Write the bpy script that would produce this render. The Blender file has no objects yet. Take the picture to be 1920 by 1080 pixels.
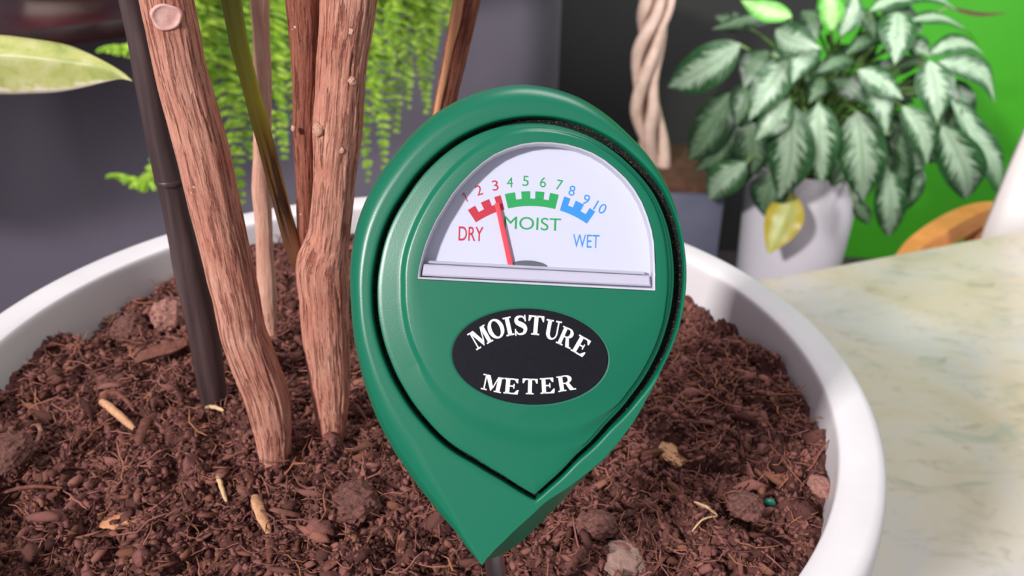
import bpy, bmesh, math, random
import numpy as np
from mathutils import Matrix, Vector

rng = np.random.default_rng(7)
random.seed(7)
SC = bpy.context.scene
COL = SC.collection

# ------------------------------------------------------------------ camera
F_PX = 1700.0
PITCH, ROLL = math.radians(28.196), math.radians(1.048)
CAM = np.array([0.0, 0.0, 1.16])
_f = np.array([0, math.cos(PITCH), -math.sin(PITCH)])
_x0 = np.array([1.0, 0, 0])
_u0 = np.cross(_x0, _f)
AX = math.cos(ROLL) * _x0 + math.sin(ROLL) * _u0
AU = -math.sin(ROLL) * _x0 + math.cos(ROLL) * _u0
AF = _f
cam_d = bpy.data.cameras.new('camera')
cam = bpy.data.objects.new('camera', cam_d)
COL.objects.link(cam)
cam.matrix_world = Matrix(((AX[0], AU[0], -AF[0], CAM[0]), (AX[1], AU[1], -AF[1], CAM[1]),
                           (AX[2], AU[2], -AF[2], CAM[2]), (0, 0, 0, 1)))
cam_d.sensor_width = 36.0
cam_d.lens = F_PX / 1920 * 36.0
cam_d.clip_start = 0.01
cam_d.clip_end = 50
cam_d.dof.use_dof = True
cam_d.dof.focus_distance = 0.205
cam_d.dof.aperture_fstop = 24.0
SC.camera = cam

# ------------------------------------------------------------------ world and lights
SC.view_settings.view_transform = 'Standard'
SC.view_settings.look = 'None'
SC.view_settings.gamma = 1.0
SC.view_settings.use_curve_mapping = False
SC.view_settings.exposure = 0.0
W = bpy.data.worlds.new('room_light')
SC.world = W
W.use_nodes = True
W.node_tree.nodes['Background'].inputs[0].default_value = (0.93, 0.92, 1.0, 1)
W.node_tree.nodes['Background'].inputs[1].default_value = 0.40


def area(name, loc, target, size, power, color=(1, 1, 1), size_y=None):
    l = bpy.data.lights.new(name, 'AREA')
    l.energy = power
    l.color = color
    l.size = size
    if size_y:
        l.shape = 'RECTANGLE'
        l.size_y = size_y
    o = bpy.data.objects.new(name, l)
    COL.objects.link(o)
    o.location = loc
    o.rotation_euler = (Vector(target) - Vector(loc)).to_track_quat('-Z', 'Y').to_euler()
    return o


area('window_daylight', (-2.5, -3.0, 3.35), (0.05, 0.25, 1.0), 0.34, 290, (1.0, 0.965, 0.95))
area('ceiling_lamp', (0.3, 1.1, 2.7), (0.45, 1.7, 0.6), 1.0, 26, (1.0, 0.97, 0.98))
side = area('plant_fill_light', (1.7, 0.2, 1.5), (0.5, 1.85, 0.8), 0.8, 9, (1.0, 0.97, 1.0))  # added fill lamp, brightens the background plant and its white pot
side.data.spread = math.radians(75)


# ------------------------------------------------------------------ helpers
def ray(px, py):
    return (px - 960) / F_PX * AX - (py - 540) / F_PX * AU + AF


def at_z(px, py, z):
    d = ray(px, py)
    return CAM + d * ((z - CAM[2]) / d[2])


def at_y(px, py, y):
    d = ray(px, py)
    return CAM + d * (y / d[1])


def at_d(px, py, dist):
    return CAM + ray(px, py) * dist


def depth(p):
    return float((np.asarray(p) - CAM) @ AF)


def lin(r, g, b, a=1.0):
    def c(v):
        v /= 255.0
        return v / 12.92 if v <= 0.04045 else ((v + 0.055) / 1.055) ** 2.4
    return (c(r), c(g), c(b), a)


def _hash(ix, iy, iz, seed):
    h = (ix.astype(np.int64) * 374761393 + iy.astype(np.int64) * 668265263 + iz.astype(np.int64) * 2147483647 + seed * 1274126177) & 0xFFFFFFFF
    h = ((h ^ (h >> 13)) * 1274126177) & 0xFFFFFFFF
    h = ((h ^ (h >> 16)) * 2246822519) & 0xFFFFFFFF
    return ((h ^ (h >> 15)) & 0xFFFFFF) / float(0xFFFFFF)


def vnoise(P, seed=0):
    P = np.asarray(P, float)
    i = np.floor(P).astype(np.int64)
    f = P - i
    f = f * f * (3 - 2 * f)
    out = 0
    for dx in (0, 1):
        for dy in (0, 1):
            for dz in (0, 1):
                w = (f[:, 0] if dx else 1 - f[:, 0]) * (f[:, 1] if dy else 1 - f[:, 1]) * (f[:, 2] if dz else 1 - f[:, 2])
                out = out + w * _hash(i[:, 0] + dx, i[:, 1] + dy, i[:, 2] + dz, seed)
    return out


def fbm(P, octaves=4, seed=0, gain=0.5):
    a, s, t = 1.0, 0, 0
    P = np.asarray(P, float)
    for k in range(octaves):
        s = s + a * vnoise(P, seed + k * 17)
        t += a
        a *= gain
        P = P * 2.03 + 5.1
    return s / t - 0.5


def tag(o, label=None, cat=None, group=None, kind=None):
    if label:
        o['label'] = label
    if cat:
        o['category'] = cat
    if group:
        o['group'] = group
    if kind:
        o['kind'] = kind
    return o


def thing(name, loc, label, cat, group=None):
    o = bpy.data.objects.new(name, None)
    o.empty_display_size = 0.01
    COL.objects.link(o)
    o.location = [float(v) for v in loc]
    return tag(o, label, cat, group)


def origin(o):
    p = np.zeros(3)
    while o is not None:
        p = p + np.array(o.location)
        o = o.parent
    return p


def mesh_obj(name, V, Fc, mat, parent=None, smooth=True, sharp=None, attrs=None, loc=None):
    """verts V in WORLD coordinates; the object keeps them relative to its parent's origin (or to loc)"""
    V = np.asarray(V, float)
    base = origin(parent) if parent else (np.array(loc, float) if loc is not None else np.zeros(3))
    me = bpy.data.meshes.new(name)
    me.from_pydata((V - base).tolist(), [], Fc if isinstance(Fc, list) else Fc.tolist())
    me.materials.append(mat)
    if smooth:
        me.polygons.foreach_set('use_smooth', [True] * len(me.polygons))
        if sharp:
            me.set_sharp_from_angle(angle=math.radians(sharp))
    for k, (typ, dat) in (attrs or {}).items():
        at = me.attributes.new(k, typ, 'POINT')
        at.data.foreach_set('value' if typ == 'FLOAT' else ('vector' if typ == 'FLOAT_VECTOR' else 'color'),
                            np.asarray(dat, np.float32).ravel())
    me.update()
    o = bpy.data.objects.new(name, me)
    COL.objects.link(o)
    if parent:
        o.parent = parent
    elif loc is not None:
        o.location = [float(v) for v in loc]
    return o


class MB:
    def __init__(s):
        s.v, s.f = [], []

    def add(s, V, Fc):
        n = len(s.v)
        s.v.extend([tuple(map(float, p)) for p in V])
        s.f.extend([[i + n for i in q] for q in Fc])

    def box(s, c, size, rz=0.0, bevel=0.0):
        c = np.array(c, float)
        hx, hy, hz = [v / 2 for v in size]
        b = bevel
        bm = bmesh.new()
        bmesh.ops.create_cube(bm, size=1.0)
        for v in bm.verts:
            v.co = (v.co.x * size[0], v.co.y * size[1], v.co.z * size[2])
        if b:
            bmesh.ops.bevel(bm, geom=list(bm.edges), offset=b, segments=2, affect='EDGES', profile=0.5)
        R = np.array([[math.cos(rz), -math.sin(rz), 0], [math.sin(rz), math.cos(rz), 0], [0, 0, 1]])
        bm.verts.index_update()
        V = [R @ np.array(v.co) + c for v in bm.verts]
        Fc = [[v.index for v in f.verts] for f in bm.faces]
        bm.free()
        s.add(V, Fc)

    def obj(s, name, mat, parent=None, **k):
        return mesh_obj(name, np.array(s.v), s.f, mat, parent, **k)


def frames(P):
    P = np.asarray(P, float)
    T = np.gradient(P, axis=0)
    T /= np.linalg.norm(T, axis=1)[:, None] + 1e-12
    ref = np.array([0, -1.0, 0]) if abs(T[0][1]) < 0.9 else np.array([1.0, 0, 0])
    N = []
    n = ref - T[0] * (ref @ T[0])
    n /= np.linalg.norm(n)
    for t in T:
        n = n - t * (n @ t)
        n /= np.linalg.norm(n)
        N.append(n)
    N = np.array(N)
    return T, N, np.cross(T, N)


def resample(P, n):
    """Catmull-Rom style resampling of a polyline (any columns)"""
    P = np.asarray(P, float)
    t = np.arange(len(P))
    tt = np.linspace(0, len(P) - 1, n)
    m = np.gradient(P, axis=0)
    i = np.minimum(tt.astype(int), len(P) - 2)
    u = (tt - i)[:, None]
    h00 = 2 * u ** 3 - 3 * u ** 2 + 1
    h10 = u ** 3 - 2 * u ** 2 + u
    h01 = -2 * u ** 3 + 3 * u ** 2
    h11 = u ** 3 - u ** 2
    return h00 * P[i] + h10 * m[i] + h01 * P[i + 1] + h11 * m[i + 1]


def tube_data(P, R, seg=12, disp=None, cap=True):
    P = np.asarray(P, float)
    R = np.asarray(R, float) * np.ones(len(P))
    T, N, B = frames(P)
    L = np.concatenate([[0], np.cumsum(np.linalg.norm(np.diff(P, axis=0), axis=1))])
    a = np.linspace(0, 2 * math.pi, seg, endpoint=False)
    ca, sa = np.cos(a), np.sin(a)
    dirv = ca[None, :, None] * N[:, None, :] + sa[None, :, None] * B[:, None, :]
    rr = np.repeat(R[:, None], seg, 1)
    tc = np.stack([rr * ca[None], rr * sa[None], np.repeat(L[:, None], seg, 1)], -1)
    if disp is not None:
        rr = rr + disp(tc.reshape(-1, 3)).reshape(rr.shape)
    V = (P[:, None, :] + dirv * rr[..., None]).reshape(-1, 3)
    n = len(P)
    i, j = np.meshgrid(np.arange(n - 1), np.arange(seg), indexing='ij')
    j2 = (j + 1) % seg
    Fc = np.stack([i * seg + j, i * seg + j2, (i + 1) * seg + j2, (i + 1) * seg + j], -1).reshape(-1, 4).tolist()
    if cap:
        Fc.append(list(range(seg))[::-1])
        Fc.append([(n - 1) * seg + k for k in range(seg)])
    return V, Fc, tc.reshape(-1, 3)


def lathe_data(prof, c, seg=96):
    """prof: list of (r, z); c: centre (x, y)"""
    V, Fc = [], []
    n = len(prof)
    for r, z in prof:
        for k in range(seg):
            a = 2 * math.pi * k / seg
            V.append((c[0] + r * math.cos(a), c[1] + r * math.sin(a), z))
    for i in range(n - 1):
        for k in range(seg):
            k2 = (k + 1) % seg
            Fc.append([i * seg + k, i * seg + k2, (i + 1) * seg + k2, (i + 1) * seg + k])
    Fc.append(list(range(seg))[::-1])
    Fc.append([(n - 1) * seg + k for k in range(seg)])
    return V, Fc


# ------------------------------------------------------------------ materials
def mat(name, color=(0.5, 0.5, 0.5, 1), rough=0.5, spec=0.5, metal=0.0, **kw):
    m = bpy.data.materials.new(name)
    m.use_nodes = True
    b = m.node_tree.nodes['Principled BSDF']
    b.inputs['Base Color'].default_value = color
    b.inputs['Roughness'].default_value = rough
    b.inputs['Specular IOR Level'].default_value = spec
    b.inputs['Metallic'].default_value = metal
    for k, v in kw.items():
        b.inputs[k].default_value = v
    return m


class NT:
    """small node-tree helper"""
    def __init__(s, m):
        s.t = m.node_tree
        s.n, s.l = s.t.nodes, s.t.links
        s.b = s.n['Principled BSDF']

    def node(s, typ, ins=None, **props):
        nd = s.n.new(typ)
        for k, v in props.items():
            setattr(nd, k, v)
        for k, v in (ins or {}).items():
            s.set(nd.inputs[k], v)
        return nd

    def set(s, sock, v):
        if isinstance(v, bpy.types.NodeSocket):
            s.l.new(v, sock)
        else:
            sock.default_value = v

    def attr(s, name):
        return s.node('ShaderNodeAttribute', attribute_name=name)

    def objco(s):
        return s.node('ShaderNodeTexCoord').outputs['Object']

    def mapping(s, vec, scale=(1, 1, 1)):
        return s.node('ShaderNodeMapping', {'Vector': vec, 'Scale': scale}).outputs[0]

    def noise(s, vec, scale, detail=4, rough=0.6, dist=0.0):
        return s.node('ShaderNodeTexNoise', {'Vector': vec, 'Scale': scale, 'Detail': detail, 'Roughness': rough, 'Distortion': dist}).outputs['Fac']

    def ramp(s, fac, stops, interp='LINEAR'):
        r = s.node('ShaderNodeValToRGB', {'Fac': fac})
        r.color_ramp.interpolation = interp
        e = r.color_ramp.elements
        while len(e) < len(stops):
            e.new(0.5)
        for el, (p, c) in zip(e, stops):
            el.position = p
            el.color = c
        return r.outputs['Color']

    def mix(s, fac, a, b, mode='MIX'):
        nd = s.node('ShaderNodeMix', data_type='RGBA', blend_type=mode)
        s.set(nd.inputs[0], fac)
        s.set(nd.inputs[6], a)
        s.set(nd.inputs[7], b)
        return nd.outputs[2]

    def math(s, op, a, b=0.0, clamp=False):
        nd = s.node('ShaderNodeMath', operation=op, use_clamp=clamp)
        s.set(nd.inputs[0], a)
        s.set(nd.inputs[1], b)
        return nd.outputs[0]

    def bump(s, h, strength=0.3, dist=0.001):
        nd = s.node('ShaderNodeBump', {'Height': h, 'Strength': strength, 'Distance': dist})
        s.l.new(nd.outputs[0], s.b.inputs['Normal'])

    def color(s, c):
        s.set(s.b.inputs['Base Color'], c)


def mottled(name, c1, c2, scale, rough=0.5, bump=0.0, detail=4, spec=0.5, bd=0.001, **kw):
    m = mat(name, c1, rough, spec, **kw)
    t = NT(m)
    n = t.noise(t.objco(), scale, detail)
    t.color(t.ramp(n, [(0.3, c1), (0.7, c2)]))
    if bump:
        t.bump(n, bump, bd)
    return m


M_white_pot = mottled('white_glazed_plastic', lin(222, 217, 219), lin(214, 209, 212), 30, 0.42, spec=0.35)
M_white_planter = mottled('white_planter', lin(240, 234, 242), lin(236, 230, 238), 12, 0.4)
M_green = mat('green_plastic', lin(4, 103, 76), 0.34, 0.5)
_t = NT(M_green)
_t.bump(_t.noise(_t.objco(), 3500, 2), 0.06, 0.0002)
M_groove_shade = mat('groove_shade_and_dust', lin(14, 18, 16), 0.8, 0.2)  # shade inside the groove painted near black; the pale specks are dust
_t = NT(M_groove_shade)
_t.color(_t.ramp(_t.noise(_t.objco(), 2500, 3, 0.7), [(0.55, lin(10, 14, 12)), (0.72, lin(90, 82, 70))]))
M_dial = mat('dial_white', lin(214, 216, 230), 0.45, 0.3)
M_label = mottled('label_black', lin(19, 18, 26), lin(23, 22, 30), 900, 0.5, spec=0.12)
M_letter = mat('print_white', lin(235, 238, 240), 0.5, 0.3)
M_red = mat('print_red', lin(200, 40, 62), 0.5, 0.3)
M_pgreen = mat('print_green', lin(28, 165, 84), 0.5, 0.3)
M_pblue = mat('print_blue', lin(50, 150, 225), 0.5, 0.3)
M_needle = mat('needle_red', lin(236, 70, 84), 0.35, 0.5)
M_hub = mat('hub_grey', lin(90, 92, 104), 0.5)
M_steel = mat('steel_probe', lin(190, 190, 195), 0.3, 0.5, 1.0)
M_clear = mat('clear_plastic', lin(226, 226, 238), 0.12, 0.6, **{'Transmission Weight': 0.35})
M_ledge = mat('frosted_clear_plastic', lin(226, 222, 236), 0.15, 0.6, **{'Transmission Weight': 0.2})
M_pane = bpy.data.materials.new('thin_clear_pane')
M_pane.use_nodes = True
_nt = M_pane.node_tree
_nt.nodes.clear()
_o = _nt.nodes.new('ShaderNodeOutputMaterial')
_mx = _nt.nodes.new('ShaderNodeMixShader')
_tr = _nt.nodes.new('ShaderNodeBsdfTransparent')
_gl = _nt.nodes.new('ShaderNodeBsdfGlossy')
_fr = _nt.nodes.new('ShaderNodeFresnel')
_fr.inputs['IOR'].default_value = 1.45
_gl.inputs['Roughness'].default_value = 0.08
_tr.inputs[0].default_value = (0.97, 0.97, 0.985, 1)
for a_, b_ in ((_fr.outputs[0], _mx.inputs[0]), (_tr.outputs[0], _mx.inputs[1]), (_gl.outputs[0], _mx.inputs[2]), (_mx.outputs[0], _o.inputs[0])):
    _nt.links.new(a_, b_)


def bark_mat(name, base, light, dark, fiss=0.55):
    m = mat(name, base, 0.75, 0.2)
    t = NT(m)
    tc = t.attr('tc').outputs['Vector']
    n1 = t.noise(t.mapping(tc, (1, 1, 0.07)), 1700, 6, 0.7)
    n2 = t.noise(t.mapping(tc, (1, 1, 0.5)), 130, 4)
    n3 = t.noise(t.mapping(tc, (1, 1, 0.06)), 1000, 4, 0.62, 0.4)
    n4 = t.noise(t.mapping(tc, (1, 1, 0.4)), 2400, 4, 0.7)
    c = t.ramp(n2, [(0.3, base), (0.68, light)])
    c = t.mix(t.math('MULTIPLY', t.ramp(n1, [(0.40, (1, 1, 1, 1)), (0.54, (0, 0, 0, 1))]), 0.38), c, dark)
    f = t.ramp(n3, [(fiss - 0.01, (0, 0, 0, 1)), (fiss + 0.05, (1, 1, 1, 1))])
    c = t.mix(t.math('MULTIPLY', f, 0.62), c, dark)
    c = t.mix(t.math('MULTIPLY', t.ramp(n4, [(0.52, (0, 0, 0, 1)), (0.7, (1, 1, 1, 1))]), 0.55), c, light)
    sp = t.noise(tc, 420, 2, 0.5)
    c = t.mix(t.ramp(sp, [(0.74, (0, 0, 0, 1)), (0.77, (1, 1, 1, 1))]), c, lin(226, 178, 160))
    t.color(c)
    t.bump(t.math('ADD', t.math('MULTIPLY', n1, 0.8), t.math('ADD', t.math('MULTIPLY', f, -0.7), t.math('MULTIPLY', n4, 0.3))), 0.9, 0.0009)
    return m


M_bark = bark_mat('reddish_bark', lin(196, 126, 106), lin(228, 168, 146), lin(122, 56, 48))
M_bark_pale = bark_mat('pale_pink_bark', lin(216, 158, 136), lin(234, 188, 166), lin(178, 106, 88), 0.66)
M_bark_dark = bark_mat('brown_bark', lin(142, 82, 66), lin(178, 114, 94), lin(84, 36, 30))
M_peel = bark_mat('peeled_orange_wood', lin(228, 156, 112), lin(240, 184, 140), lin(190, 108, 74), 0.7)
M_scar = mottled('pruning_scar', lin(236, 196, 186), lin(206, 146, 136), 260, 0.6, 0.2)

M_green_stem = mat('olive_stem', lin(120, 110, 40), 0.45)
_t = NT(M_green_stem)
_tc = _t.attr('tc').outputs['Vector']
_h = _t.node('ShaderNodeSeparateXYZ', {'Vector': _tc}).outputs[2]
_n = _t.noise(_t.mapping(_tc, (1, 1, 0.04)), 800, 4)
_g = _t.ramp(_t.math('MULTIPLY', _h, 5.0), [(0.0, lin(204, 138, 104)), (0.09, lin(208, 152, 106)), (0.16, lin(176, 126, 62)), (0.22, lin(152, 124, 40)), (0.28, lin(156, 152, 38)), (0.36, lin(126, 132, 32)), (0.46, lin(88, 88, 28))])
_d = _t.ramp(_t.math('MULTIPLY', _h, 5.0), [(0.05, (0, 0, 0, 1)), (0.12, (1, 1, 1, 1)), (0.2, (0.9, 0.9, 0.9, 1)), (0.25, (0.15, 0.15, 0.15, 1)), (0.32, (0, 0, 0, 1))])
_s = _t.ramp(_n, [(0.45, (0, 0, 0, 1)), (0.55, (1, 1, 1, 1))])
_t.color(_t.mix(_t.math('MULTIPLY', _d, _s), _g, lin(70, 44, 20)))

M_pole = mat('dark_brown_pole', lin(58, 44, 44), 0.42, 0.45)
_t = NT(M_pole)
_n = _t.noise(_t.mapping(_t.objco(), (1, 1, 0.05)), 300, 3)
_t.color(_t.ramp(_n, [(0.35, lin(52, 38, 39)), (0.7, lin(88, 68, 68))]))

M_soil = mat('potting_soil', lin(80, 50, 44), 0.9, 0.15)
_t = NT(M_soil)
_a = _t.attr('tint').outputs['Color']
_n = _t.noise(_t.objco(), 900, 4, 0.7)
_c = _t.mix(0.55, _a, _t.ramp(_n, [(0.3, lin(70, 42, 38)), (0.7, lin(190, 146, 136))]), 'MULTIPLY')
_t.color(_t.mix(0.4, _c, _a))
_t.bump(_n, 0.5, 0.0008)


def debris_mat(name, c1, c2, sc=(1, 1, 1), scale=400):
    m = mat(name, c1, 0.85, 0.2)
    t = NT(m)
    n = t.noise(t.mapping(t.objco(), sc), scale, 4, 0.7)
    t.color(t.ramp(n, [(0.3, c1), (0.7, c2)]))
    t.bump(n, 0.6, 0.001)
    return m


M_chip = debris_mat('dark_bark_chip', lin(84, 50, 42), lin(128, 82, 70))
M_tan = debris_mat('tan_wood', lin(176, 124, 92), lin(214, 168, 130))
M_leafscrap = debris_mat('dry_leaf_scrap', lin(186, 120, 82), lin(222, 164, 122))
M_straw = debris_mat('pale_straw', lin(190, 150, 110), lin(222, 190, 150))
M_clod = debris_mat('soil_clod', lin(66, 40, 37), lin(132, 90, 82), scale=900)
M_pink_clod = debris_mat('pinkish_clod', lin(110, 70, 64), lin(176, 128, 116), scale=500)
M_stone = debris_mat('grey_stone', lin(128, 100, 92), lin(160, 130, 120), scale=500)
M_bead = mottled('green_bead', lin(28, 120, 92), lin(40, 140, 108), 600, 0.4)

M_table = mat('cream_marble', lin(222, 212, 196), 0.32, 0.5)
_t = NT(M_table)
_co = _t.objco()
_n1 = _t.noise(_co, 5.5, 6, 0.62, 1.2)
_n2 = _t.noise(_t.mapping(_co, (1.0, 2.2, 1)), 16, 6, 0.65, 1.5)
_n3 = _t.noise(_t.mapping(_co, (1, 1.6, 1)), 40, 4, 0.6, 0.8)
_c = _t.ramp(_n1, [(0.34, lin(188, 173, 150)), (0.5, lin(195, 184, 170)), (0.64, lin(190, 185, 181))])
_c = _t.mix(_t.math('MULTIPLY', _t.ramp(_n2, [(0.53, (0, 0, 0, 1)), (0.66, (1, 1, 1, 1))]), 0.75), _c, lin(158, 160, 146))
_c = _t.mix(_t.math('MULTIPLY', _t.ramp(_n3, [(0.58, (0, 0, 0, 1)), (0.72, (1, 1, 1, 1))]), 0.6), _c, lin(152, 136, 116))
_t.color(_c)

M_grey_wall = mottled('charcoal_wall_paint', lin(108, 100, 114), lin(113, 105, 119), 6, 0.6, 0.02)
M_black_wall = mottled('near_black_wall', lin(24, 26, 24), lin(30, 31, 29), 5, 0.7)  # even near black over the whole back wall
M_green_wall = mottled('bright_green_wall_paint', lin(58, 160, 16), lin(63, 166, 19), 4, 0.55, 0.02)
M_floor = mottled('dark_floor', lin(60, 54, 60), lin(72, 66, 70), 3, 0.45)
M_shelf = mat('dark_red_wood', lin(50, 26, 28), 0.3, 0.4)
_t = NT(M_shelf)
_n = _t.noise(_t.mapping(_t.objco(), (1, 8, 8)), 8, 5, 0.6, 0.5)
_t.color(_t.ramp(_n, [(0.35, lin(34, 18, 20)), (0.7, lin(58, 28, 28))]))
M_red_pot = mottled('red_glaze', lin(160, 20, 44), lin(176, 28, 52), 20, 0.25)
M_cream_pot = mottled('cream_glaze', lin(228, 208, 196), lin(236, 218, 208), 20, 0.25)
M_slate = mottled('slate_planter', lin(84, 86, 104), lin(92, 94, 112), 12, 0.6)
M_braid = mottled('pale_braided_bark', lin(190, 160, 144), lin(218, 190, 174), 40, 0.75, 0.3, bd=0.004)
M_brown_soil = mottled('brown_soil', lin(70, 44, 32), lin(100, 66, 46), 60, 0.9, 0.5, bd=0.01)
M_orange_wood = mat('orange_wood', lin(196, 124, 62), 0.4, 0.4)
_t = NT(M_orange_wood)
_n = _t.noise(_t.mapping(_t.objco(), (3, 3, 14)), 9, 4, 0.6)
_t.color(_t.ramp(_n, [(0.3, lin(190, 116, 56)), (0.7, lin(216, 146, 84))]))
M_white_shell = mottled('white_shell', lin(228, 222, 218), lin(232, 226, 222), 8, 0.45)
M_fern = mat('fern_green', lin(120, 170, 34), 0.5, 0.3)
_t = NT(M_fern)
_a = _t.attr('tone').outputs['Fac']
_t.color(_t.ramp(_a, [(0.0, lin(84, 130, 30)), (0.5, lin(138, 178, 48)), (1.0, lin(186, 210, 80))]))
M_fern.node_tree.nodes['Principled BSDF'].inputs['Subsurface Weight'].default_value = 0.0


def agl_mat(name, margin, silver, mid):
    m = mat(name, margin, 0.38, 0.45)
    t = NT(m)
    uv = t.attr('luv')
    sx = t.node('ShaderNodeSeparateXYZ', {'Vector': uv.outputs['Vector']})
    u, v, rnd = sx.outputs[0], sx.outputs[1], sx.outputs[2]
    au = t.math('ABSOLUTE', u)
    # lateral veins run obliquely towards the tip
    vv = t.math('SUBTRACT', t.math('MULTIPLY', v, 1.0), t.math('MULTIPLY', au, 0.28))
    comb = t.node('ShaderNodeCombineXYZ', {0: t.math('MULTIPLY', vv, 26.0), 1: t.math('ADD', t.math('MULTIPLY', u, 2.0), t.math('MULTIPLY', rnd, 40.0)), 2: 0.0}).outputs[0]
    n = t.noise(comb, 1.0, 3, 0.6)
    band = t.math('SUBTRACT', 1.02, au)
    fac = t.math('ADD', t.math('MULTIPLY', band, 1.1), t.math('MULTIPLY', t.math('SUBTRACT', n, 0.55), 2.3))
    f = t.ramp(fac, [(0.3, (0, 0, 0, 1)), (0.66, (1, 1, 1, 1))])
    c = t.mix(f, margin, silver)
    mr = t.ramp(au, [(0.02, (1, 1, 1, 1)), (0.07, (0, 0, 0, 1))])
    c = t.mix(t.math('MULTIPLY', mr, 0.6), c, mid)
    t.color(c)
    return m


M_agl = agl_mat('silver_leaf', lin(40, 80, 42), lin(158, 182, 154), lin(96, 134, 88))
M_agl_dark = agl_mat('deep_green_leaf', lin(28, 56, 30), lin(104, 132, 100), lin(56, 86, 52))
M_agl_bright = agl_mat('fresh_green_leaf', lin(90, 170, 60), lin(170, 206, 140), lin(120, 190, 80))
M_agl_yellow = agl_mat('yellowing_leaf', lin(176, 156, 22), lin(168, 176, 96), lin(190, 176, 60))
M_petiole = mottled('green_petiole', lin(96, 128, 66), lin(120, 150, 84), 30, 0.5)
M_dry = mottled('dry_brown_leaf_tip', lin(60, 46, 22), lin(78, 58, 26), 60, 0.8)
M_varleaf = mat('pale_variegated_leaf', lin(196, 200, 120), 0.42, 0.4)
_t = NT(M_varleaf)
_sx = _t.node('ShaderNodeSeparateXYZ', {'Vector': _t.attr('luv').outputs['Vector']})
_n = _t.noise(_t.objco(), 110, 4, 0.6, 0.5)
_n2 = _t.noise(_t.mapping(_t.objco(), (1, 1, 2)), 240, 3)
_c = _t.ramp(_n, [(0.3, lin(144, 158, 84)), (0.5, lin(176, 178, 106)), (0.7, lin(192, 190, 136))])
_edge = _t.ramp(_t.math('ADD', _sx.outputs[0], _t.math('MULTIPLY', _t.math('SUBTRACT', _n2, 0.5), 0.5)), [(0.02, (1, 1, 1, 1)), (0.16, (0, 0, 0, 1))])
_c = _t.mix(_edge, _c, lin(214, 202, 182))
_rib = _t.ramp(_t.math('ABSOLUTE', _t.math('SUBTRACT', _sx.outputs[0], 0.66)), [(0.015, (1, 1, 1, 1)), (0.05, (0, 0, 0, 1))])
_t.color(_t.mix(_t.math('MULTIPLY', _rib, 0.5), _c, lin(150, 158, 84)))

# ------------------------------------------------------------------ room
RIM_Z, TAB_Z = 0.99, 0.75
POT_C = np.array([-0.0380, 0.2576])
POT_R = 0.1572
# the charcoal wall runs away to the right behind the shelf
SD = np.array([math.cos(math.radians(41.6)), math.sin(math.radians(41.6))])
SN = np.array([-SD[1], SD[0]])
SH0 = at_z(7, 63, 0.90)[:2]                 # a point on the shelf's front edge
W0 = SH0 + SN * 0.27
_cr = ray(1050, 75)
_k = np.linalg.solve(np.array([[SD[0], -_cr[0]], [SD[1], -_cr[1]]]), -W0)
CORNER = W0 + SD * _k[0]


def wall(name, a, b, z0, z1, thick, m):
    a, b = np.array(a, float), np.array(b, float)
    d = (b - a) / np.linalg.norm(b - a)
    n = np.array([-d[1], d[0]])
    q = [a, b, b + n * thick, a + n * thick]
    V = [(p[0], p[1], z) for z in (z0, z1) for p in q]
    Fc = [[3, 2, 1, 0], [4, 5, 6, 7], [0, 1, 5, 4], [1, 2, 6, 5], [2, 3, 7, 6], [3, 0, 4, 7]]
    o = mesh_obj(name, V, Fc, m, smooth=False)
    o['kind'] = 'structure'
    return o


wall('wall_left', W0 - SD * 1.6, CORNER, 0, 2.8, 0.12, M_grey_wall)
B1 = CORNER + np.array([0.02, 0.30])
B2 = at_y(1500, 200, 2.42)[:2]
wall('wall_back', B1 - np.array([0.3, 0]), B2, 0, 2.8, 0.12, M_black_wall)
wall('wall_right', B2, B2 + np.array([2.2, -0.25]), 0, 2.8, 0.12, M_green_wall)
fl = MB()
fl.box((0.3, 1.0, -0.05), (6, 5, 0.1))
fl.obj('floor', M_floor, smooth=False)['kind'] = 'structure'

# ------------------------------------------------------------------ table
TA, TB = at_z(1444, 520, TAB_Z)[:2], at_z(1920, 430, TAB_Z)[:2]
TD = (TB - TA) / np.linalg.norm(TB - TA)
TN = np.array([TD[1], -TD[0]])              # towards the camera
ang = math.atan2(TD[1], TD[0])
tl, td = 1.9, 1.0
tc_ = TA + TD * 0.25 + TN * td / 2
tab = thing('table', (tc_[0], tc_[1], 0), 'cream marble table with grey green veining under the white plant pot', 'table')
b = MB()
b.box((tc_[0], tc_[1], TAB_Z - 0.0125), (tl, td, 0.025), ang, 0.004)
b.obj('tabletop', M_table, tab, sharp=40)
for sx in (-1, 1):
    for sy in (-1, 1):
        b = MB()
        p = tc_ + TD * sx * (tl / 2 - 0.1) + TN * sy * (td / 2 - 0.1)
        b.box((p[0], p[1], (TAB_Z - 0.025) / 2), (0.05, 0.05, TAB_Z - 0.025), ang, 0.004)
        b.obj('leg', M_orange_wood, tab, sharp=40)

# ------------------------------------------------------------------ white pot
prof = [(0.60, TAB_Z), (0.70, TAB_Z + 0.002), (0.715, TAB_Z + 0.01), (0.90, 0.945), (0.915, 0.955), (0.985, 0.957), (0.998, 0.962),
        (1.0, 0.970), (1.0, 0.983), (0.996, 0.9875), (0.988, 0.9895), (0.975, RIM_Z), (0.935, 0.9897), (0.914, 0.9893), (0.9105, 0.9888), (0.9085, 0.9878),
        (0.9075, 0.986), (0.902, 0.975), (0.893, 0.955), (0.885, 0.935), (0.3, 0.93)]
V, Fc = lathe_data([(r * POT_R, z) for r, z in prof], POT_C, 160)
pot = mesh_obj('plant_pot', V, Fc, M_white_pot, smooth=True, sharp=50, loc=(POT_C[0], POT_C[1], TAB_Z))
tag(pot, 'large round white pot with a thick rim, full of dark soil, on the table', 'plant pot')

# ------------------------------------------------------------------ soil
SOIL_R = 0.904 * POT_R


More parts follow.
